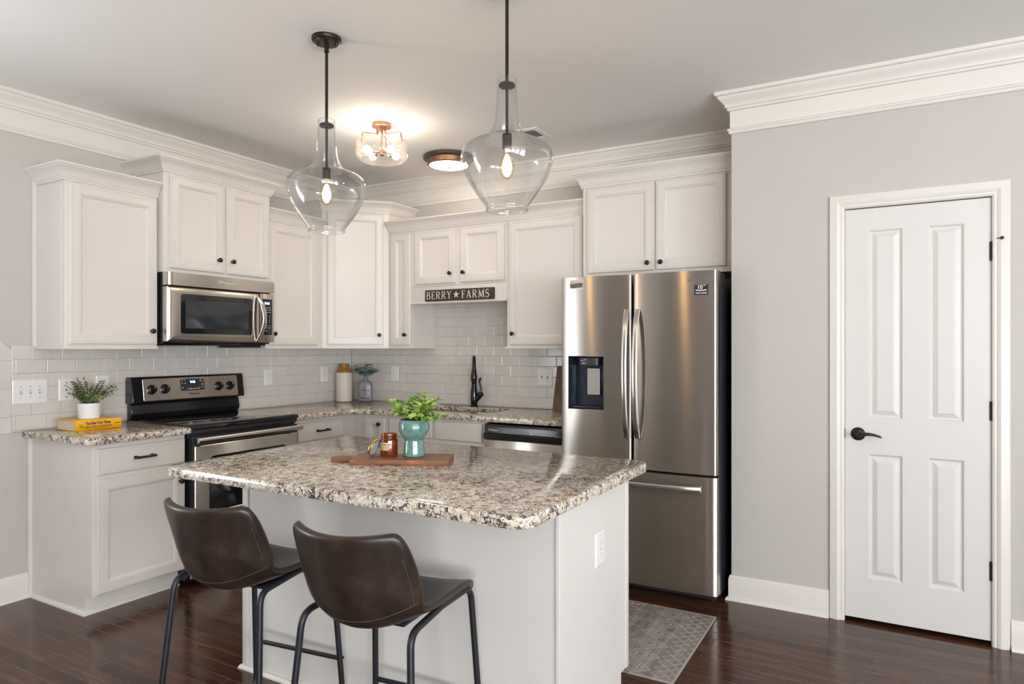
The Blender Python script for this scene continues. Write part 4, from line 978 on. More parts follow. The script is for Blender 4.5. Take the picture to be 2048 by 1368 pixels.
# ================================================================== BAR STOOLS
def make_stool(label, loc, rz):
    t = thing('bar_stool', label, 'stool', loc, rz, 'leather bar stools at the island')
    # centre line of the bucket, front edge of the seat to top of the back (y forward, z up)
    cl = [(0.226, 0.581), (0.217, 0.6), (0.168, 0.609), (0.09, 0.602), (0.01, 0.59), (-0.06, 0.579), (-0.113, 0.576), (-0.156, 0.587), (-0.188, 0.615), (-0.207, 0.653), (-0.222, 0.701), (-0.235, 0.753), (-0.246, 0.805), (-0.255, 0.848), (-0.256, 0.861)]
    hw = [.178, .192, .203, .208, .209, .206, .203, .202, .203, .205, .205, .203, .198, .186, .164]
    cup = [.008, .012, .022, .034, .046, .060, .076, .090, .100, .104, .100, .092, .080, .066, .060]
    pw = 2.0; n = len(cl); m = 17; th = .024
    nor = []
    for i in range(n):
        a, c_ = V(cl[max(i-1, 0)]), V(cl[min(i+1, n-1)]); d = (c_-a).normalized(); nor.append(V((d.y, -d.x)))
    nor = [v if (v.y > 0 or v.x > 0) else -v for v in nor]
    nor[0] = V((.35, .94)); nor[1] = V((.15, .99)); nor[-1] = nor[-2]
    def P(i, u, off):
        c_ = V(cl[i]); q = cup[i]*abs(u)**pw
        y, z = c_.x+nor[i].x*(q+off), c_.y+nor[i].y*(q+off)
        return V((hw[i]*u, y, z))
    us = [math.sin(PI/2*(-1+2*j/(m-1)))*.25+(-1+2*j/(m-1))*.75 for j in range(m)]
    b = MB(); inn = [[b.vert(P(i, u, 0)) for u in us] for i in range(n)]; outg = [[b.vert(P(i, u, -th)*1.0) for u in us] for i in range(n)]
    for g, f in ((inn, 1), (outg, -1)):
        for i in range(n-1):
            for j in range(m-1):
                q = [g[i][j], g[i][j+1], g[i+1][j+1], g[i+1][j]]; b.face(q if f > 0 else q[::-1])
    rim_i = [inn[0][j] for j in range(m)]+[inn[i][-1] for i in range(1, n)]+[inn[-1][j] for j in range(m-2, -1, -1)]+[inn[i][0] for i in range(n-2, 0, -1)]
    rim_o = [outg[0][j] for j in range(m)]+[outg[i][-1] for i in range(1, n)]+[outg[-1][j] for j in range(m-2, -1, -1)]+[outg[i][0] for i in range(n-2, 0, -1)]
    for k in range(len(rim_i)):
        k2 = (k+1) % len(rim_i); b.face([rim_i[k], rim_i[k2], rim_o[k2], rim_o[k]])
    b.build('bucket_seat', 'leather', t, smooth=80, local=True, subsurf=2)
    # stitched seams, laid on the finished leather surface
    bpy.context.view_layer.update()
    so = t.children[0]; bv = BVHTree.FromObject(so, bpy.context.evaluated_depsgraph_get())
    def snap(p):
        q, nr, _, _ = bv.find_nearest(p)
        return q+nr*.0003
    b = MB()
    b.tube([snap(P(8, -.97+1.94*j/30, -th)) for j in range(31)], .0010, 6)
    for u in (-.92, .92):
        b.tube([snap(P(i, u, -th).lerp(P(i+1, u, -th), k_/3)) for i in range(8, n-3) for k_ in range(3)], .0008, 6)
    for u in (-1, 1):
        b.tube([snap(P(i, u, -th*.85).lerp(P(i+1, u, -th*.85), k_/3)) for i in range(2, 7) for k_ in range(3)], .0009, 6)
    b.build('stitching', 'stitch', t, local=True)
    # tubular sled frame, one closed loop each side
    r = .0105
    for s in (-1, 1):
        lp = [V((s*.180, .02, .592)), V((s*.186, .196, .596)), V((s*.212, .238, .0115)), V((s*.226, -.212, .0115)), V((s*.188, -.162, .580)), V((s*.180, .02, .592))]
        pts = fillet(lp, [.05]*6, 7)
        b = MB(); b.tube(pts[:-1], r, 12, closed=True); b.build('leg_frame', 'blackm', t, local=True)
    for (y, z, x, nm) in ((.227, .205, .202, 'footrest'), (-.196, .205, .212, 'rear_stretcher')):
        b = MB(); b.tube([(-x, y, z), (x, y, z)], .0085, 10)
        for s in (-1, 1): b.lathe((s*(x+.006), y-.010 if y < 0 else y+.010, z), (0, -1 if y < 0 else 1, 0), [(0, .005), (.002, .004)], 8)
        b.build(nm, 'blackm', t, local=True)
    b = MB(); b.box(-.10, -.06, .545, .10, .10, .556, .002); b.build('seat_bracket', 'blackm', t, local=True)
    return t
st1 = make_stool('dark brown leather bar stool further from the refrigerator, its seat edge behind the other stool', (2.170, -2.775, 0), R(7))
st2 = dup(st1, (2.790, -2.780, 0), R(6), 'dark brown leather bar stool nearer the refrigerator, its whole seat in view')

# ================================================================== LIGHT FITTINGS
def make_pendant(label, x, y):
    t = thing('pendant_light', label, 'pendant light', (x, y, CH), group='glass pendants over the island')
    L = lambda z: z-CH
    b = MB(); b.lathe((0, 0, 0), -EZ, [(0, .0645), (.012, .0645), (.016, .062), (.018, .055), (.020, .054), (.024, .050), (.025, .012)], 40); b.build('ceiling_canopy', 'bronze', t, local=True)
    for s in (-1, 1): b = MB(); b.lathe((s*.034, s*.018, -.0245), -EZ, [(0, .003), (.006, .004), (.010, .0035), (.012, .001)], 10); b.build('canopy_screw', 'bronze', t, local=True)
    b = MB(); b.tube([(0, 0, -.024), (0, 0, -.055)], .0095, 12); b.lathe((0, 0, -.055), -EZ, [(0, .0095), (.002, .011), (.008, .011), (.010, .0065)], 14)
    b.tube([(0, 0, -.06), (0, 0, L(2.372))], .0066, 12); b.build('stem', 'bronze', t, local=True)
    b = MB(); b.lathe((0, 0, L(2.372)), -EZ, [(0, .008), (.012, .010), (.0125, .030), (.015, .0312), (.021, .0312), (.024, .028), (.025, .007)], 32); b.build('neck_cap', 'bronze', t, local=True)
    b = MB(); b.tube([(0, 0, L(2.35)), (0, 0, L(2.172))], .0058, 10); b.lathe((0, 0, L(2.176)), -EZ, [(0, .008), (.003, .0165), (.012, .0185), (.022, .0185), (.023, .0175), (.060, .0185), (.062, .017)], 24); b.build('lamp_socket', 'bronze', t, local=True)
    pr = [(2.379, .0300), (2.380, .0360), (2.376, .0395), (2.368, .0390), (2.352, .0372), (2.335, .0384), (2.300, .0402), (2.256, .0428), (2.225, .0455), (2.205, .0500), (2.190, .0556), (2.178, .0640), (2.166, .0755), (2.157, .0890), (2.150, .1040),
          (2.143, .1210), (2.135, .1385), (2.124, .1545), (2.110, .1660), (2.094, .1722), (2.078, .1738), (2.060, .1712), (2.036, .1640), (2.008, .1530), (1.980, .1375), (1.950, .1185), (1.925, .1005), (1.908, .0870), (1.899, .0800), (1.894, .0778), (1.888, .0800), (1.883, .0805), (1.881, .0780)]
    b = MB(); b.lathe((0, 0, 0), EZ, [(L(z), r_) for z, r_ in pr]+[(L(z), r_-.0032) for z, r_ in pr[::-1][:-1]], 64, False, False); b.build('glass_shade', 'glass', t, local=True, smooth=80)
    b = MB(); b.lathe((0, 0, L(2.1135)), -EZ, [(0, .0130), (.010, .0140), (.025, .019), (.045, .0255), (.065, .0295), (.080, .0290), (.095, .0240), (.106, .0150), (.112, .005)], 28, False, True); b.build('bulb', 'bulbg', t, local=True, smooth=80); bl = t.children[-1]
    b = MB(); b.lathe((0, 0, L(2.094)), -EZ, [(0, .005), (.012, .0100), (.035, .0175), (.052, .0185), (.068, .012), (.080, .002)], 16); b.build('filament', 'glow', bl, local=True, smooth=80)
    return t
make_pendant('clear glass pendant hung nearer the range, its round ceiling canopy in view', 1.953, -2.21)
make_pendant('clear glass pendant hung nearer the refrigerator, its stem running up out of view', 2.883, -2.21)

t = thing('ceiling_light', 'semi-flush ceiling light with seeded glass drum and four glowing bulbs', 'ceiling light', (1.404, -1.215, CH))
b = MB(); b.lathe((0, 0, 0), -EZ, [(0, .060), (.020, .060), (.023, .056), (.024, .012)], 40); b.build('canopy', 'copper', t, local=True)
b = MB(); b.tube([(0, 0, -.02), (0, 0, -.178)], .0055, 10); b.lathe((0, 0, -.163), -EZ, [(0, .010), (.004, .018), (.03, .018), (.034, .010)], 20); b.build('centre_stem', 'copper', t, local=True)
aa = [R(a) for a in (28, 118, 208, 298)]
for a in aa:
    d = V((math.cos(a), math.sin(a), 0))
    b = MB(); b.tube(fillet([d*.020+EZ*-.022, d*.022+EZ*-.062, d*.118+EZ*-.050, d*.124+EZ*-.114], .012, 5), .0042, 8); b.lathe(d*.124+EZ*-.100, -EZ, [(0, .004), (.001, .008), (.006, .008), (.008, .004)], 12); b.build('arm', 'copper', t, local=True)
dp = [(-.104, .118), (-.104, .128), (-.107, .146), (-.114, .1575), (-.128, .1600), (-.180, .1600), (-.200, .1585), (-.212, .1520), (-.221, .1410), (-.226, .1320)]
b = MB(); b.lathe((0, 0, 0), EZ, dp+[(z+(.003 if k_ > 6 else 0), r_-.004) for k_, (z, r_) in list(enumerate(dp))[::-1]], 56, False, False); b.build('drum_shade', 'seeded', t, local=True, smooth=60)
for a in aa:
    d = V((math.cos(a+R(45)), math.sin(a+R(45)), 0))
    b = MB(); b.tube([d*.012+EZ*-.178, d*.060+EZ*-.178], .0075, 10); b.lathe(d*.05+EZ*-.178, d, [(0, .010), (.002, .0135), (.02, .0135)], 16); b.build('lamp_socket', 'copper', t, local=True)
    b = MB(); b.lathe(d*.071+EZ*-.178, d, [(0, .010), (.008, .013), (.020, .021), (.032, .0235), (.044, .0205), (.052, .012), (.055, .003)], 20); b.build('bulb', 'glow2', t, local=True, smooth=80)

t = thing('ceiling_light', 'round dark-rimmed flush ceiling light with a lit white diffuser', 'ceiling light', (1.354, -.438, CH))
b = MB(); b.lathe((0, 0, 0), -EZ, [(0, .176), (.006, .182), (.022, .182), (.026, .178), (.030, .158)], 56); b.build('outer_ring', 'flushdk', t, local=True)
b = MB(); b.lathe((0, 0, -.028), -EZ, [(0, .154), (.002, .156), (.034, .153), (.038, .149), (.040, .141), (.036, .138)], 56, True, False); b.build('inner_ring', 'copper', t, local=True)
b = MB(); b.lathe((0, 0, -.060), -EZ, [(0, .139), (.006, .138), (.012, .120), (.017, .080), (.019, .03), (.0195, .002)], 48); b.build('diffuser', 'diff', t, local=True, smooth=80)
b = MB(); b.lathe((0, 0, -.078), -EZ, [(0, .012), (.003, .012), (.006, .006), (.009, .006), (.013, .003)], 16); b.build('finial', 'copper', t, local=True)

t = thing('ceiling_vent', 'small white air register set in the ceiling near the sink wall', 'vent', (2.125, -.60, CH))
b = MB(); b.ring((-.085, -.105, -.0005), EX, EY, -EZ, .17, .21, [(0, 0), (0, .004), (.004, .006), (.035, .006), (.036, .001)], cap=False); b.build('register_frame', 'white', t, local=True)
b = MB(); b.box(-.050, -.070, -.0012, .050, .070, -.0004); b.build('vent_throat', 'slot', t, local=True)
b = MB()
for k_ in range(9):
    x = -.044+k_*.011; b.loft([[(x-.0005, y, -.0012), (x+.0045, y, -.006), (x+.0055, y, -.0055), (x+.0008, y, -.0008)] for y in (-.069, .069)])
b.build('louvres', 'white', t, local=True)

# ================================================================== SIGN
sg = thing('name_sign', 'dark wooden sign with cream serif lettering BERRY FARMS and a star', 'sign', (1.359, YF, 1.758))
b = MB(); b.box(1.056, YF-.022, 1.717, 1.662, YF-.0005, 1.799, .0015); b.build('sign_board', 'signw', sg)
TK, TN, SE = .155, .085, .05
def ribbon(b, pts, w_, f):
    P_ = [V((p[0], p[1])) for p in pts]; ws = w_ if isinstance(w_, list) else [w_]*len(P_); l_, r_ = [], []
    for i, p in enumerate(P_):
        d = (P_[min(i+1, len(P_)-1)]-P_[max(i-1, 0)]).normalized(); q = V((-d.y, d.x))*ws[i]/2; l_.append(f(p+q)); r_.append(f(p-q))
    L_ = [b.vert(p) for p in l_]; R_ = [b.vert(p) for p in r_]
    for i in range(len(P_)-1): b.face([L_[i], R_[i], R_[i+1], L_[i+1]])
def ell(cx, cy, rx, ry, a0, a1, n=10): return [(cx+rx*math.cos(R(a0+(a1-a0)*i/n)), cy+ry*math.sin(R(a0+(a1-a0)*i/n))) for i in range(n+1)]
def ew(n, a, c_): return [a+(c_-a)*math.sin(PI*i/n) for i in range(n+1)]
def ser(x, y, w_): return ([(x-w_/2, y), (x+w_/2, y)], SE)
GL = {
 'B': (.70, [([(.16, 0), (.16, 1)], TK), ([(.02, .025), (.36, .03)], SE), ([(.02, .975), (.34, .97)], SE), (ell(.32, .755, .22, .215, 90, -90), ew(10, .05, TK)), (ell(.34, .275, .27, .245, 90, -90), ew(10, .05, TK)), ([(.16, .525), (.36, .525)], SE)]),
 'E': (.64, [([(.16, 0), (.16, 1)], TK), ([(.02, .025), (.56, .03)], SE+.01), ([(.02, .975), (.54, .97)], SE+.01), ([(.16, .52), (.42, .52)], SE), ([(.545, .0), (.575, .24)], .06), ([(.525, 1), (.545, .78)], .06), ([(.42, .41), (.42, .63)], .05)]),
 'R': (.76, [([(.16, 0), (.16, 1)], TK), ser(.16, .025, .30), ([(.02, .975), (.36, .97)], SE), (ell(.33, .735, .235, .235, 90, -90), ew(10, .05, TK)), ([(.16, .50), (.36, .50)], SE), ([(.34, .50), (.50, .22), (.62, .05), (.74, .02)], [TK*.8, TK*.95, TK*.8, .04])]),
 'Y': (.74, [([(.37, 0), (.37, .45)], TK), ser(.37, .025, .32), ([(.12, .98), (.36, .44)], TK), ([(.64, .98), (.38, .44)], TN), ser(.12, .975, .26), ser(.63, .975, .22)]),
 'F': (.62, [([(.16, 0), (.16, 1)], TK), ser(.16, .025, .32), ([(.02, .975), (.56, .97)], SE+.01), ([(.16, .50), (.42, .50)], SE), ([(.54, 1), (.56, .76)], .06), ([(.42, .39), (.42, .61)], .05)]),
 'A': (.80, [([(.15, .02), (.38, 1.0)], TN), ([(.38, 1.0), (.64, .02)], TK), ([(.22, .32), (.55, .32)], SE), ser(.13, .025, .25), ser(.65, .025, .28)]),
 'M': (.98, [([(.15, .02), (.20, .98)], TN), ([(.20, .98), (.47, .05)], TK), ([(.47, .05), (.76, .98)], TN), ([(.79, .98), (.82, .02)], TK), ser(.14, .025, .24), ser(.82, .025, .28), ser(.15, .975, .16), ser(.82, .975, .18)]),
 'S': (.56, [(ell(.29, .735, .20, .225, 25, 270, 12), [.05]+[.06+.09*(i/12) for i in range(1, 13)]), (ell(.29, .265, .22, .245, 90, -155, 12), [.15-.09*(i/12) for i in range(13)]), ([(.475, .80), (.485, .99)], .05), ([(.06, .20), (.05, .01)], .05)]),
}
b = MB(); yq = YF-.0226
def place(word, x, z, h):
    for ch in word:
        adv, st_ = GL[ch]
        for p_, w_ in st_: ribbon(b, p_, w_, lambda p, x=x: V((x+p.x*h, yq, z+p.y*h)))
        x += (adv+.10)*h
    return x
xe = place('BERRY', 1.068, 1.729, .058)
sx_, sz_ = xe+.035, 1.757
sp = [(sx_+(.028 if k_ % 2 == 0 else .0115)*math.sin(k_*PI/5), yq, sz_+(.030 if k_ % 2 == 0 else .012)*math.cos(k_*PI/5)) for k_ in range(10)]
cv = b.vert((sx_, yq, sz_)); sv = [b.vert(p) for p in sp]
for k_ in range(10): b.face([cv, sv[k_], sv[(k_+1) % 10]])
xe2 = place('FARMS', xe+.082, 1.729, .058)
b.build('sign_lettering', 'cream', sg, smooth=0)

# ================================================================== SMALL THINGS
rnd = random.Random(4)
def leaf(b, base, d, up, L_, W_, fold=.25, curl=.3, tip=1.0, n=4):
    base, d = V(base), V(d).normalized(); s = d.cross(V(up)); s = s.normalized() if s.length > 1e-4 else d.orthogonal().normalized(); u = s.cross(d)
    rows = []
    for i in range(n+1):
        q = i/n; wd = W_*math.sin(PI*min(1, q**.75*.96+.03))**.9/2
        c_ = base+d*(L_*q)-u*(curl*L_*q*q)
        rows.append([c_-s*wd+u*(fold*wd), c_, c_+s*wd+u*(fold*wd)])
    vs_ = [[b.vert(p) for p in r_] for r_ in rows]
    for i in range(n):
        for j in (0, 1): b.face([vs_[i][j], vs_[i][j+1], vs_[i+1][j+1], vs_[i+1][j]])
def rdir(el0, el1, az=None):
    a = rnd.uniform(0, 2*PI) if az is None else az; e_ = R(rnd.uniform(el0, el1)); return V((math.cos(a)*math.cos(e_), math.sin(a)*math.cos(e_), math.sin(e_)))

# cutting board with the candle and the teal planter
bt = R(27.6); bO = (2.315, -2.447, .9145)
bd = thing('cutting_board', 'brown wooden cutting board lying on the island under the planter and candle', 'cutting board', bO, bt)
b = MB(); b.slab([(0, 0), (.385, 0), (.385, .160), (0, .160), (0, .110), (-.082, .106), (-.090, .098), (-.090, .062), (-.082, .054), (0, .050)], 0, .020, .0015); b.build('board', 'board', bd, local=True, smooth=30)
b = MB(); lp = [(-.075, .082, .010), (-.10, .10, .006), (-.13, .095, .0035), (-.165, .07, .003), (-.19, .035, .003), (-.178, .010, .003), (-.150, .018, .003), (-.118, .055, .004), (-.092, .078, .008)]
lp = [V(p) for p in lp]; dn_ = []
for i in range(len(lp)-1):
    for k_ in range(5): dn_.append(lp[i].lerp(lp[i+1], k_/5))
for ph in (0, PI): b.tube([p+V((.0012*math.cos(i*1.1+ph), .0012*math.sin(i*1.1+ph), .0012*math.cos(i*1.1+ph)+.0008)) for i, p in enumerate(dn_)], .0016, 6)
b.build('twine_loop', 'twine', bd, local=True)
ZB = .935
cj = thing('candle_jar', 'amber glass candle jar with a kraft label on the cutting board', 'candle', (2.380, -2.291, ZB))
pr = [(0, .030), (.002, .034), (.008, .0355), (.062, .0355), (.067, .0345), (.070, .0315), (.073, .0315), (.0745, .033), (.077, .033), (.0785, .0315), (.081, .0325), (.083, .0325), (.0845, .0315), (.088, .0315)]
b = MB(); b.lathe((0, 0, 0), EZ, pr+[(max(z, .005), r_-.0028) for z, r_ in pr[::-1]], 40, True, True); b.build('glass_jar', 'amber', cj, local=True, smooth=50)
b = MB(); b.lathe((0, 0, .006), EZ, [(0, .030), (.001, .0324), (.046, .0324), (.0465, .030), (.045, .005)], 32); b.build('wax', 'wax', cj, local=True)
va = math.atan2(-4.37+2.291, 4.155-2.380)
b = MB(); g0, g1 = va-1.45, va-.10
for mi_, (za, zb, a0_, a1_, rr_) in enumerate([(.024, .056, g0, g1, .0358)]):
    N_ = 14; lo = [[(rr_*math.cos(a0_+(a1_-a0_)*i/N_), rr_*math.sin(a0_+(a1_-a0_)*i/N_), z) for i in range(N_+1)] for z in (za, zb)]; b.loft(lo, False, False, ring=False)
b.build('paper_label', 'label', cj, local=True)
b = MB()
for zc, a0_, a1_, hh in ((.047, .28, .48, .0022), (.047, .52, .84, .0022), (.0385, .18, .90, .0007), (.0345, .20, .86, .0005), (.0305, .30, .62, .0005)):
    N_ = 8; A0, A1 = g0+(g1-g0)*a0_, g0+(g1-g0)*a1_; lo = [[(.0361*math.cos(A0+(A1-A0)*i/N_), .0361*math.sin(A0+(A1-A0)*i/N_), z) for i in range(N_+1)] for z in (zc-hh/2, zc+hh/2)]; b.loft(lo, False, False, ring=False)
b.build('label_lines', 'logo', cj, local=True, smooth=0)
ld = thing('jar_lid', 'gold metal lid leaning on edge against the amber candle jar', 'lid', (2.338, -2.329, ZB))
ax = (V((.872, .489, 0))*.80+V((.489, -.872, 0))*.30-EZ*.40).normalized(); b = MB()
cen = V((.0, .0, .0336)); 
b.lathe(cen-ax*.004, ax, [(-.005, .030), (-.004, .033), (0, .0345), (.007, .0345), (.008, .0338), (.008, .0325), (.004, .0318)], 40, True, False); b.build('lid_shell', 'gold', ld, local=True)
b = MB(); b.lathe(cen, ax, [(0, .0319), (.0008, .0315), (.001, .001)], 32); b.build('lid_liner', 'lidin', ld, local=True)
mz = min((ld.matrix_world @ v.co).z for ch in ld.children for v in ch.data.vertices); ld.location.z = ZB-mz+.0002 if ld.location.z == 0 else ZB-min(v.co.z for ch in ld.children for v in ch.data.vertices)+.0003

pl = thing('potted_plant', 'leafy bright green plant in a footed teal ceramic planter on the cutting board', 'plant', (2.472, -2.248, ZB))
pr = [(0, .040), (.001, .0430), (.004, .0437), (.020, .0425), (.045, .0400), (.062, .0378), (.066, .0378), (.068, .0395), (.076, .0450), (.088, .0535), (.100, .0592), (.112, .0618), (.122, .0618), (.134, .0592), (.143, .0560), (.146, .0548), (.1465, .0530), (.143, .0515), (.128, .0555), (.110, .054), (.095, .040), (.088, .010)]
b = MB(); b.lathe((0, 0, 0), EZ, pr, 56); b.build('planter', 'teal', pl, local=True, smooth=60)
b = MB(); b.lathe((0, 0, .128), EZ, [(0, .050), (.004, .053), (.009, .04), (.011, .005)], 24); b.build('moss', 'soil', pl, local=True)
b = MB(); bs = MB()
for k_ in range(38):
    rr_ = rnd.uniform(0, .038); a0_ = rnd.uniform(0, 2*PI); d = rdir(18, 82, a0_+rnd.uniform(-.5, .5)); ln = rnd.uniform(.07, .115)*(1-.12*(1-d.z))
    p0 = V((rr_*math.cos(a0_), rr_*math.sin(a0_), .134)); p1 = p0+d*ln*.5+EZ*.012; p2 = p0+d*ln+EZ*(.004 if d.z > .5 else -.004)
    bs.tube([p0, p1, p2], [.0014, .0011, .0007], 5)
    for q in (.45, .68, .86, 1.0):
        c_ = p0*(1-q)**2+p1*2*q*(1-q)+p2*q*q; az = rnd.uniform(0, PI); tdir = (p2-p1).normalized()
        for s in (0, PI):
            side = (V((math.cos(az+s), math.sin(az+s), 0))*.9+tdir*.55+EZ*.12)
            leaf(b, c_, side, tdir*.6+EZ, rnd.uniform(.024, .036)*(1.15 if q > .8 else .9), rnd.uniform(.017, .024), .3, rnd.uniform(.1, .5))
    leaf(b, p2, tdir, V((rnd.uniform(-1, 1), rnd.uniform(-1, 1), .3)), .024, .015, .3, .2)
b.build('foliage', 'leafg', pl, local=True, smooth=60); bs.build('stems', 'stem', pl, local=True)

# cookbook and the white pot
bk = thing('book', 'thick yellow cookbook lying flat on the short countertop under the white pot', 'book', (.09, -2.404, .9145))
BW, BL, BH = .198, .243, .0545
b = MB(); b.box(0, 0, 0, BW, BL, .003, .0008); b.box(0, 0, BH-.003, BW, BL, BH, .0008)
b.loft([[(x, y, z) for x, z in ((BW-.003, 0), (BW+.003, .006), (BW+.005, BH/2), (BW+.003, BH-.006), (BW-.003, BH), (BW-.006, BH-.003), (BW-.006, .003))] for y in (0, BL)]); b.build('cover', 'yellow', bk, local=True, smooth=50)
b = MB(); b.box(.004, .004, .003, BW-.005, BL-.004, BH-.003); b.build('page_block', 'pages', bk, local=True)
b = MB(); b.text('The New York Times', .0215, (BW+.0055, BL*.475, BH*.66), EY, EZ, EX, .0003, bold=.0009, sx=.70)
b.build('title_print', 'purple', bk, local=True, smooth=0)
b = MB(); b.text('HERITAGE COOKBOOK', .0185, (BW+.0055, BL*.475, BH*.28), EY, EZ, EX, .0003, bold=.0003, sx=.74)
b.text('KNOPF', .0105, (BW+.0055, BL*.91, BH*.50), EY, EZ, EX, .0003, bold=.0003)
for q, ww in ((.0, .020), (.006, .016), (.012, .022), (.018, .012)): b.rrect((BW+.0055, .018+q, BH*.26), EY, EZ, EX, .0028, ww, .0004, [(0, 0), (.0002, .0003)])
b.build('subtitle_print', 'brownp', bk, local=True, smooth=0)
ZP = .9145+BH
pw_ = thing('potted_plant', 'small dark green plant in a white cylindrical pot standing on the yellow book', 'plant', (.190, -2.281, ZP+.0005))
b = MB(); b.lathe((0, 0, 0), EZ, [(0, .050), (.002, .0525), (.006, .0535), (.080, .0565), (.086, .0567), (.087, .0555), (.086, .054), (.07, .053), (.066, .01)], 48); b.build('pot', 'potw', pw_, local=True, smooth=50)
b = MB(); b.lathe((0, 0, .068), EZ, [(0, .050), (.008, .052), (.012, .03), (.013, .004)], 24); b.build('moss', 'soil', pw_, local=True)
b = MB(); bs = MB()
for k_ in range(56):
    rr_ = rnd.uniform(0, .044); a0_ = rnd.uniform(0, 2*PI); d = rdir(25, 80, a0_+rnd.uniform(-.6, .6)); ln = rnd.uniform(.085, .150)
    if k_ < 4: d = rdir(24, 40, R(62+k_*9)); ln = .165
    p0 = V((rr_*math.cos(a0_), rr_*math.sin(a0_), .076)); p1 = p0+d*ln*.5+EZ*.014; p2 = p0+d*ln
    if p2.x < -.165: p2.x = -.165; p1.x = max(p1.x, -.12)
    bs.tube([p0, p1, p2], [.0012, .0009, .0006], 5); tdir = (p2-p1).normalized(); az = rnd.uniform(0, PI)
    for i in range(7):
        q = .28+.72*i/6; c_ = p0*(1-q)**2+p1*2*q*(1-q)+p2*q*q; az += PI/2+.2
        for s in (0, PI):
            leaf(b, c_, V((math.cos(az+s), math.sin(az+s), 0))*.85+tdir*.65, tdir+EZ*.3, rnd.uniform(.012, .019)*(1.1-.3*q), rnd.uniform(.009, .013), .25, .2, n=3)
    leaf(b, p2, tdir, V((0, 0, 1)), .013, .008, .2, .1, n=3)
for v in b.bm.verts:
    if v.co.x < -.176: v.co.x = -.176
b.build('foliage', 'leafd', pw_, local=True, smooth=60); bs.build('stems', 'stem', pw_, local=True)

# corner vase and bottle
vs_t = thing('vase', 'tall cream vase with a fine drawn grid and a wooden neck in the counter corner', 'vase', (.112, -.205, .9145))
b = MB(); b.lathe((0, 0, 0), EZ, [(0, .062), (.003, .0665), (.010, .067), (.236, .067), (.242, .0655), (.243, .064)], 48); b.build('vase_body', 'vwhite', vs_t, local=True)
b = MB(); b.lathe((0, 0, .2431), EZ, [(0, .0645), (.004, .0640), (.018, .0575), (.036, .0475), (.048, .0430), (.066, .0415), (.069, .0425), (.072, .0420), (.0725, .034), (.05, .033)], 40); b.build('wooden_neck', 'vwood', vs_t, local=True)
b = MB()
for k_ in range(30):
    a = 2*PI*k_/30; p = V((math.cos(a), math.sin(a), 0))*.0671; b.tube([p+EZ*.006, p+EZ*.238], .00045, 4)
for k_ in range(17):
    z = .012+k_*.0138; b.tube([(.0671*math.cos(2*PI*i/40), .0671*math.sin(2*PI*i/40), z) for i in range(40)], .00045, 4, closed=True)
b.build('drawn_grid', 'vline', vs_t, local=True)
bo = thing('bottle', 'grey glazed square bottle with a cross and red script, holding eucalyptus', 'bottle', (.268, -.118, .9145), R(36))
def sqr(a, bb, r_, z): return [(p[0], p[1], z) for p in rrp(-a, -bb, a, bb, r_, 5)]
b = MB(); b.loft([sqr(.050, .026, .012, 0), sqr(.054, .030, .014, .004), sqr(.055, .031, .014, .02), sqr(.055, .031, .014, .125), sqr(.054, .030, .016, .140), sqr(.050, .028, .018, .153), sqr(.042, .025, .020, .164), sqr(.030, .022, .020, .172), sqr(.020, .0185, .018, .177), sqr(.0155, .0155, .0150, .183), sqr(.0150, .0150, .0145, .205), sqr(.0175, .0175, .017, .209), sqr(.0175, .0175, .017, .214), sqr(.012, .012, .0115, .2145)]); b.build('bottle_body', 'bottle', bo, local=True, smooth=50)
b = MB(); cc = V((0, -.0315, .095))
for dx_, dz_ in ((0, 1), (1, 0), (0, -1), (-1, 0)):
    o_ = cc+V((dx_*.021, 0, dz_*.023)); b.tube([o_+V((math.cos(2*PI*i/12)*(.011 if dx_ else .0075), 0, math.sin(2*PI*i/12)*(.0075 if dx_ else .012))) for i in range(12)], .0016, 6, closed=True)
    b.lathe(o_+V((dx_*.012, 0, dz_*.013)), -EY, [(-.001, .004), (.002, .003), (.0028, .001)], 8)
b.lathe(cc, -EY, [(-.001, .008), (.002, .006), (.003, .002)], 10); b.build('cross_relief', 'dgrey', bo, local=True)
b = MB(); b.text('Blessed', .026, (0, -.0312, .030), EX, EZ, -EY, .0004, bold=.0006, sx=.95); b.build('script_print', 'red', bo, local=True, smooth=0)
b = MB(); bs = MB()
for k_ in range(20):
    d = rdir(20, 85); d = V((d.x, d.y*.6-.1, d.z)).normalized(); ln = rnd.uniform(.065, .118)
    if k_ == 0: d = V((.85, .1, .42)); ln = .105
    if k_ == 1: d = V((-.80, -.2, .55)); ln = .095
    p0 = V((0, 0, .205)); p1 = p0+d*ln*.4+EZ*.022; p2 = p0+d*ln+EZ*.01; bs.tube([p0, p1, p2], [.0014, .0011, .0008], 5); tdir = (p2-p1).normalized()
    for i in range(4):
        q = .35+.65*i/3; c_ = p0*(1-q)**2+p1*2*q*(1-q)+p2*q*q; az = rnd.uniform(0, PI)
        for s in (0, PI): leaf(b, c_, V((math.cos(az+s), math.sin(az+s)*.7, -.15))*.9+tdir*.5, tdir+EZ*.5, rnd.uniform(.030, .044), rnd.uniform(.021, .029), .15, .3)
    leaf(b, p2, tdir, EZ, .030, .016, .2, .2)
b.build('eucalyptus_leaves', 'leafe', bo, local=True, smooth=60); bs.build('eucalyptus_stems', 'stem', bo, local=True)

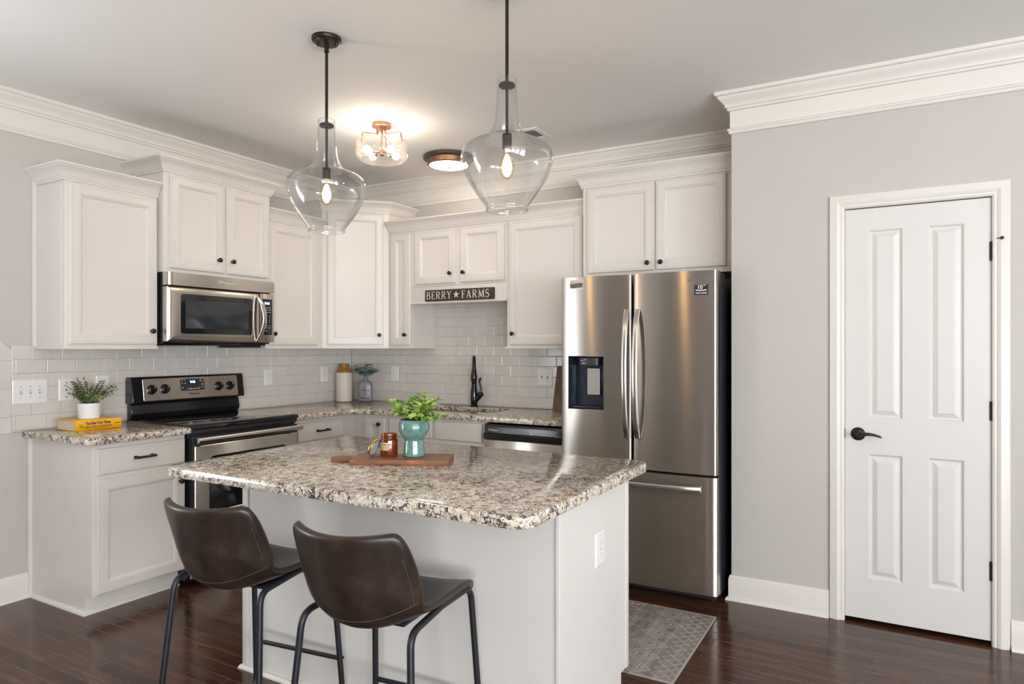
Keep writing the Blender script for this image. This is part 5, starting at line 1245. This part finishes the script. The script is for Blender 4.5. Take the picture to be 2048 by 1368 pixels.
# board leaning by the refrigerator
lb = thing('serving_board', 'dark wooden board leaning upright against the tile beside the refrigerator', 'cutting board', (2.02, -.062, .9145))
b = MB(); lo = []
Lz = .318
pts = [(0, 0), (.20, 0), (.20, .24), (.125, .27), (.115, Lz), (.085, Lz), (.075, .27), (0, .245)]
pts = [(0, 0), (.24, 0), (.24, Lz-.012), (.228, Lz), (.020, Lz), (.012, Lz-.012)]
tl = .052/Lz
b.loft([[(-.013+x, o_+z*tl, z+(.003 if o_ else 0)) for x, z in pts] for o_ in (0, -.018)])
b.build('board', 'boardd', lb, local=True, bevel=.002)

# rug
rgx0, rgx1, rgy0, rgy1 = 2.26, 3.372, -1.716, -.951
rug = thing('kitchen_rug', 'grey brown runner rug with cream diamond pattern on the floor by the refrigerator', 'rug', (2.8, -1.33, 0))
b = MB(); b.box(rgx0, rgy0, .0004, rgx1, rgy1, .007, .002); b.build('rug_field', 'rug', rug)
b = MB(); zr = .0073
def ln(pts, w_=.006, closed=False): ribbon(b, pts+([pts[0]] if closed else []), w_, lambda p: V((p.x, p.y, zr)))
ln([(rgx0+.004, rgy0+.004), (rgx1-.005, rgy0+.004), (rgx1-.005, rgy1-.004), (rgx0+.004, rgy1-.004)], .010, True)
y = rgy0+.02; i = 0
while y < rgy1-.05:                                   # border of crossing zigzags
    ln([(rgx1-.012, y), (rgx1-.075, y+.055)], .004); ln([(rgx1-.075, y), (rgx1-.012, y+.055)], .004); ln([(rgx1-.11, y+.028), (rgx1-.075, y+.055)], .004); ln([(rgx1-.11, y+.028), (rgx1-.075, y)], .004)
    y += .055
for xc in (rgx1-.20, rgx1-.66, rgx1-.98):             # bands of nested diamonds
    y = rgy0+.065
    while y < rgy1-.05:
        for s in (1, .66, .34): ln([(xc+.085*s, y), (xc, y+.062*s), (xc-.085*s, y), (xc, y-.062*s)], .0055, True)
        y += .124
for yc in (rgy0+.10, rgy0+.29, rgy0+.48, rgy0+.67):   # loose motifs between the bands
    xo = rgx1-.42
    ln([(xo+.05, yc), (xo, yc+.03), (xo-.05, yc), (xo, yc-.03)], .005, True); ln([(xo+.05, yc), (xo+.12, yc-.012)], .004)
    ln([(xo+.02, yc+.085), (xo+.07, yc+.055), (xo+.12, yc+.085)], .005); ln([(xo+.05, yc+.10), (xo+.075, yc+.085), (xo+.10, yc+.10)], .005)
    for q in range(5):
        xx_ = xo-.10+q*.030; a_ = [b.vert((xx_+e_[0], yc+.06+e_[1], zr)) for e_ in ((-.011, -.011), (.013, 0), (-.011, .011))]; b.face(a_)
b.build('woven_pattern', 'rugl', rug, smooth=0)
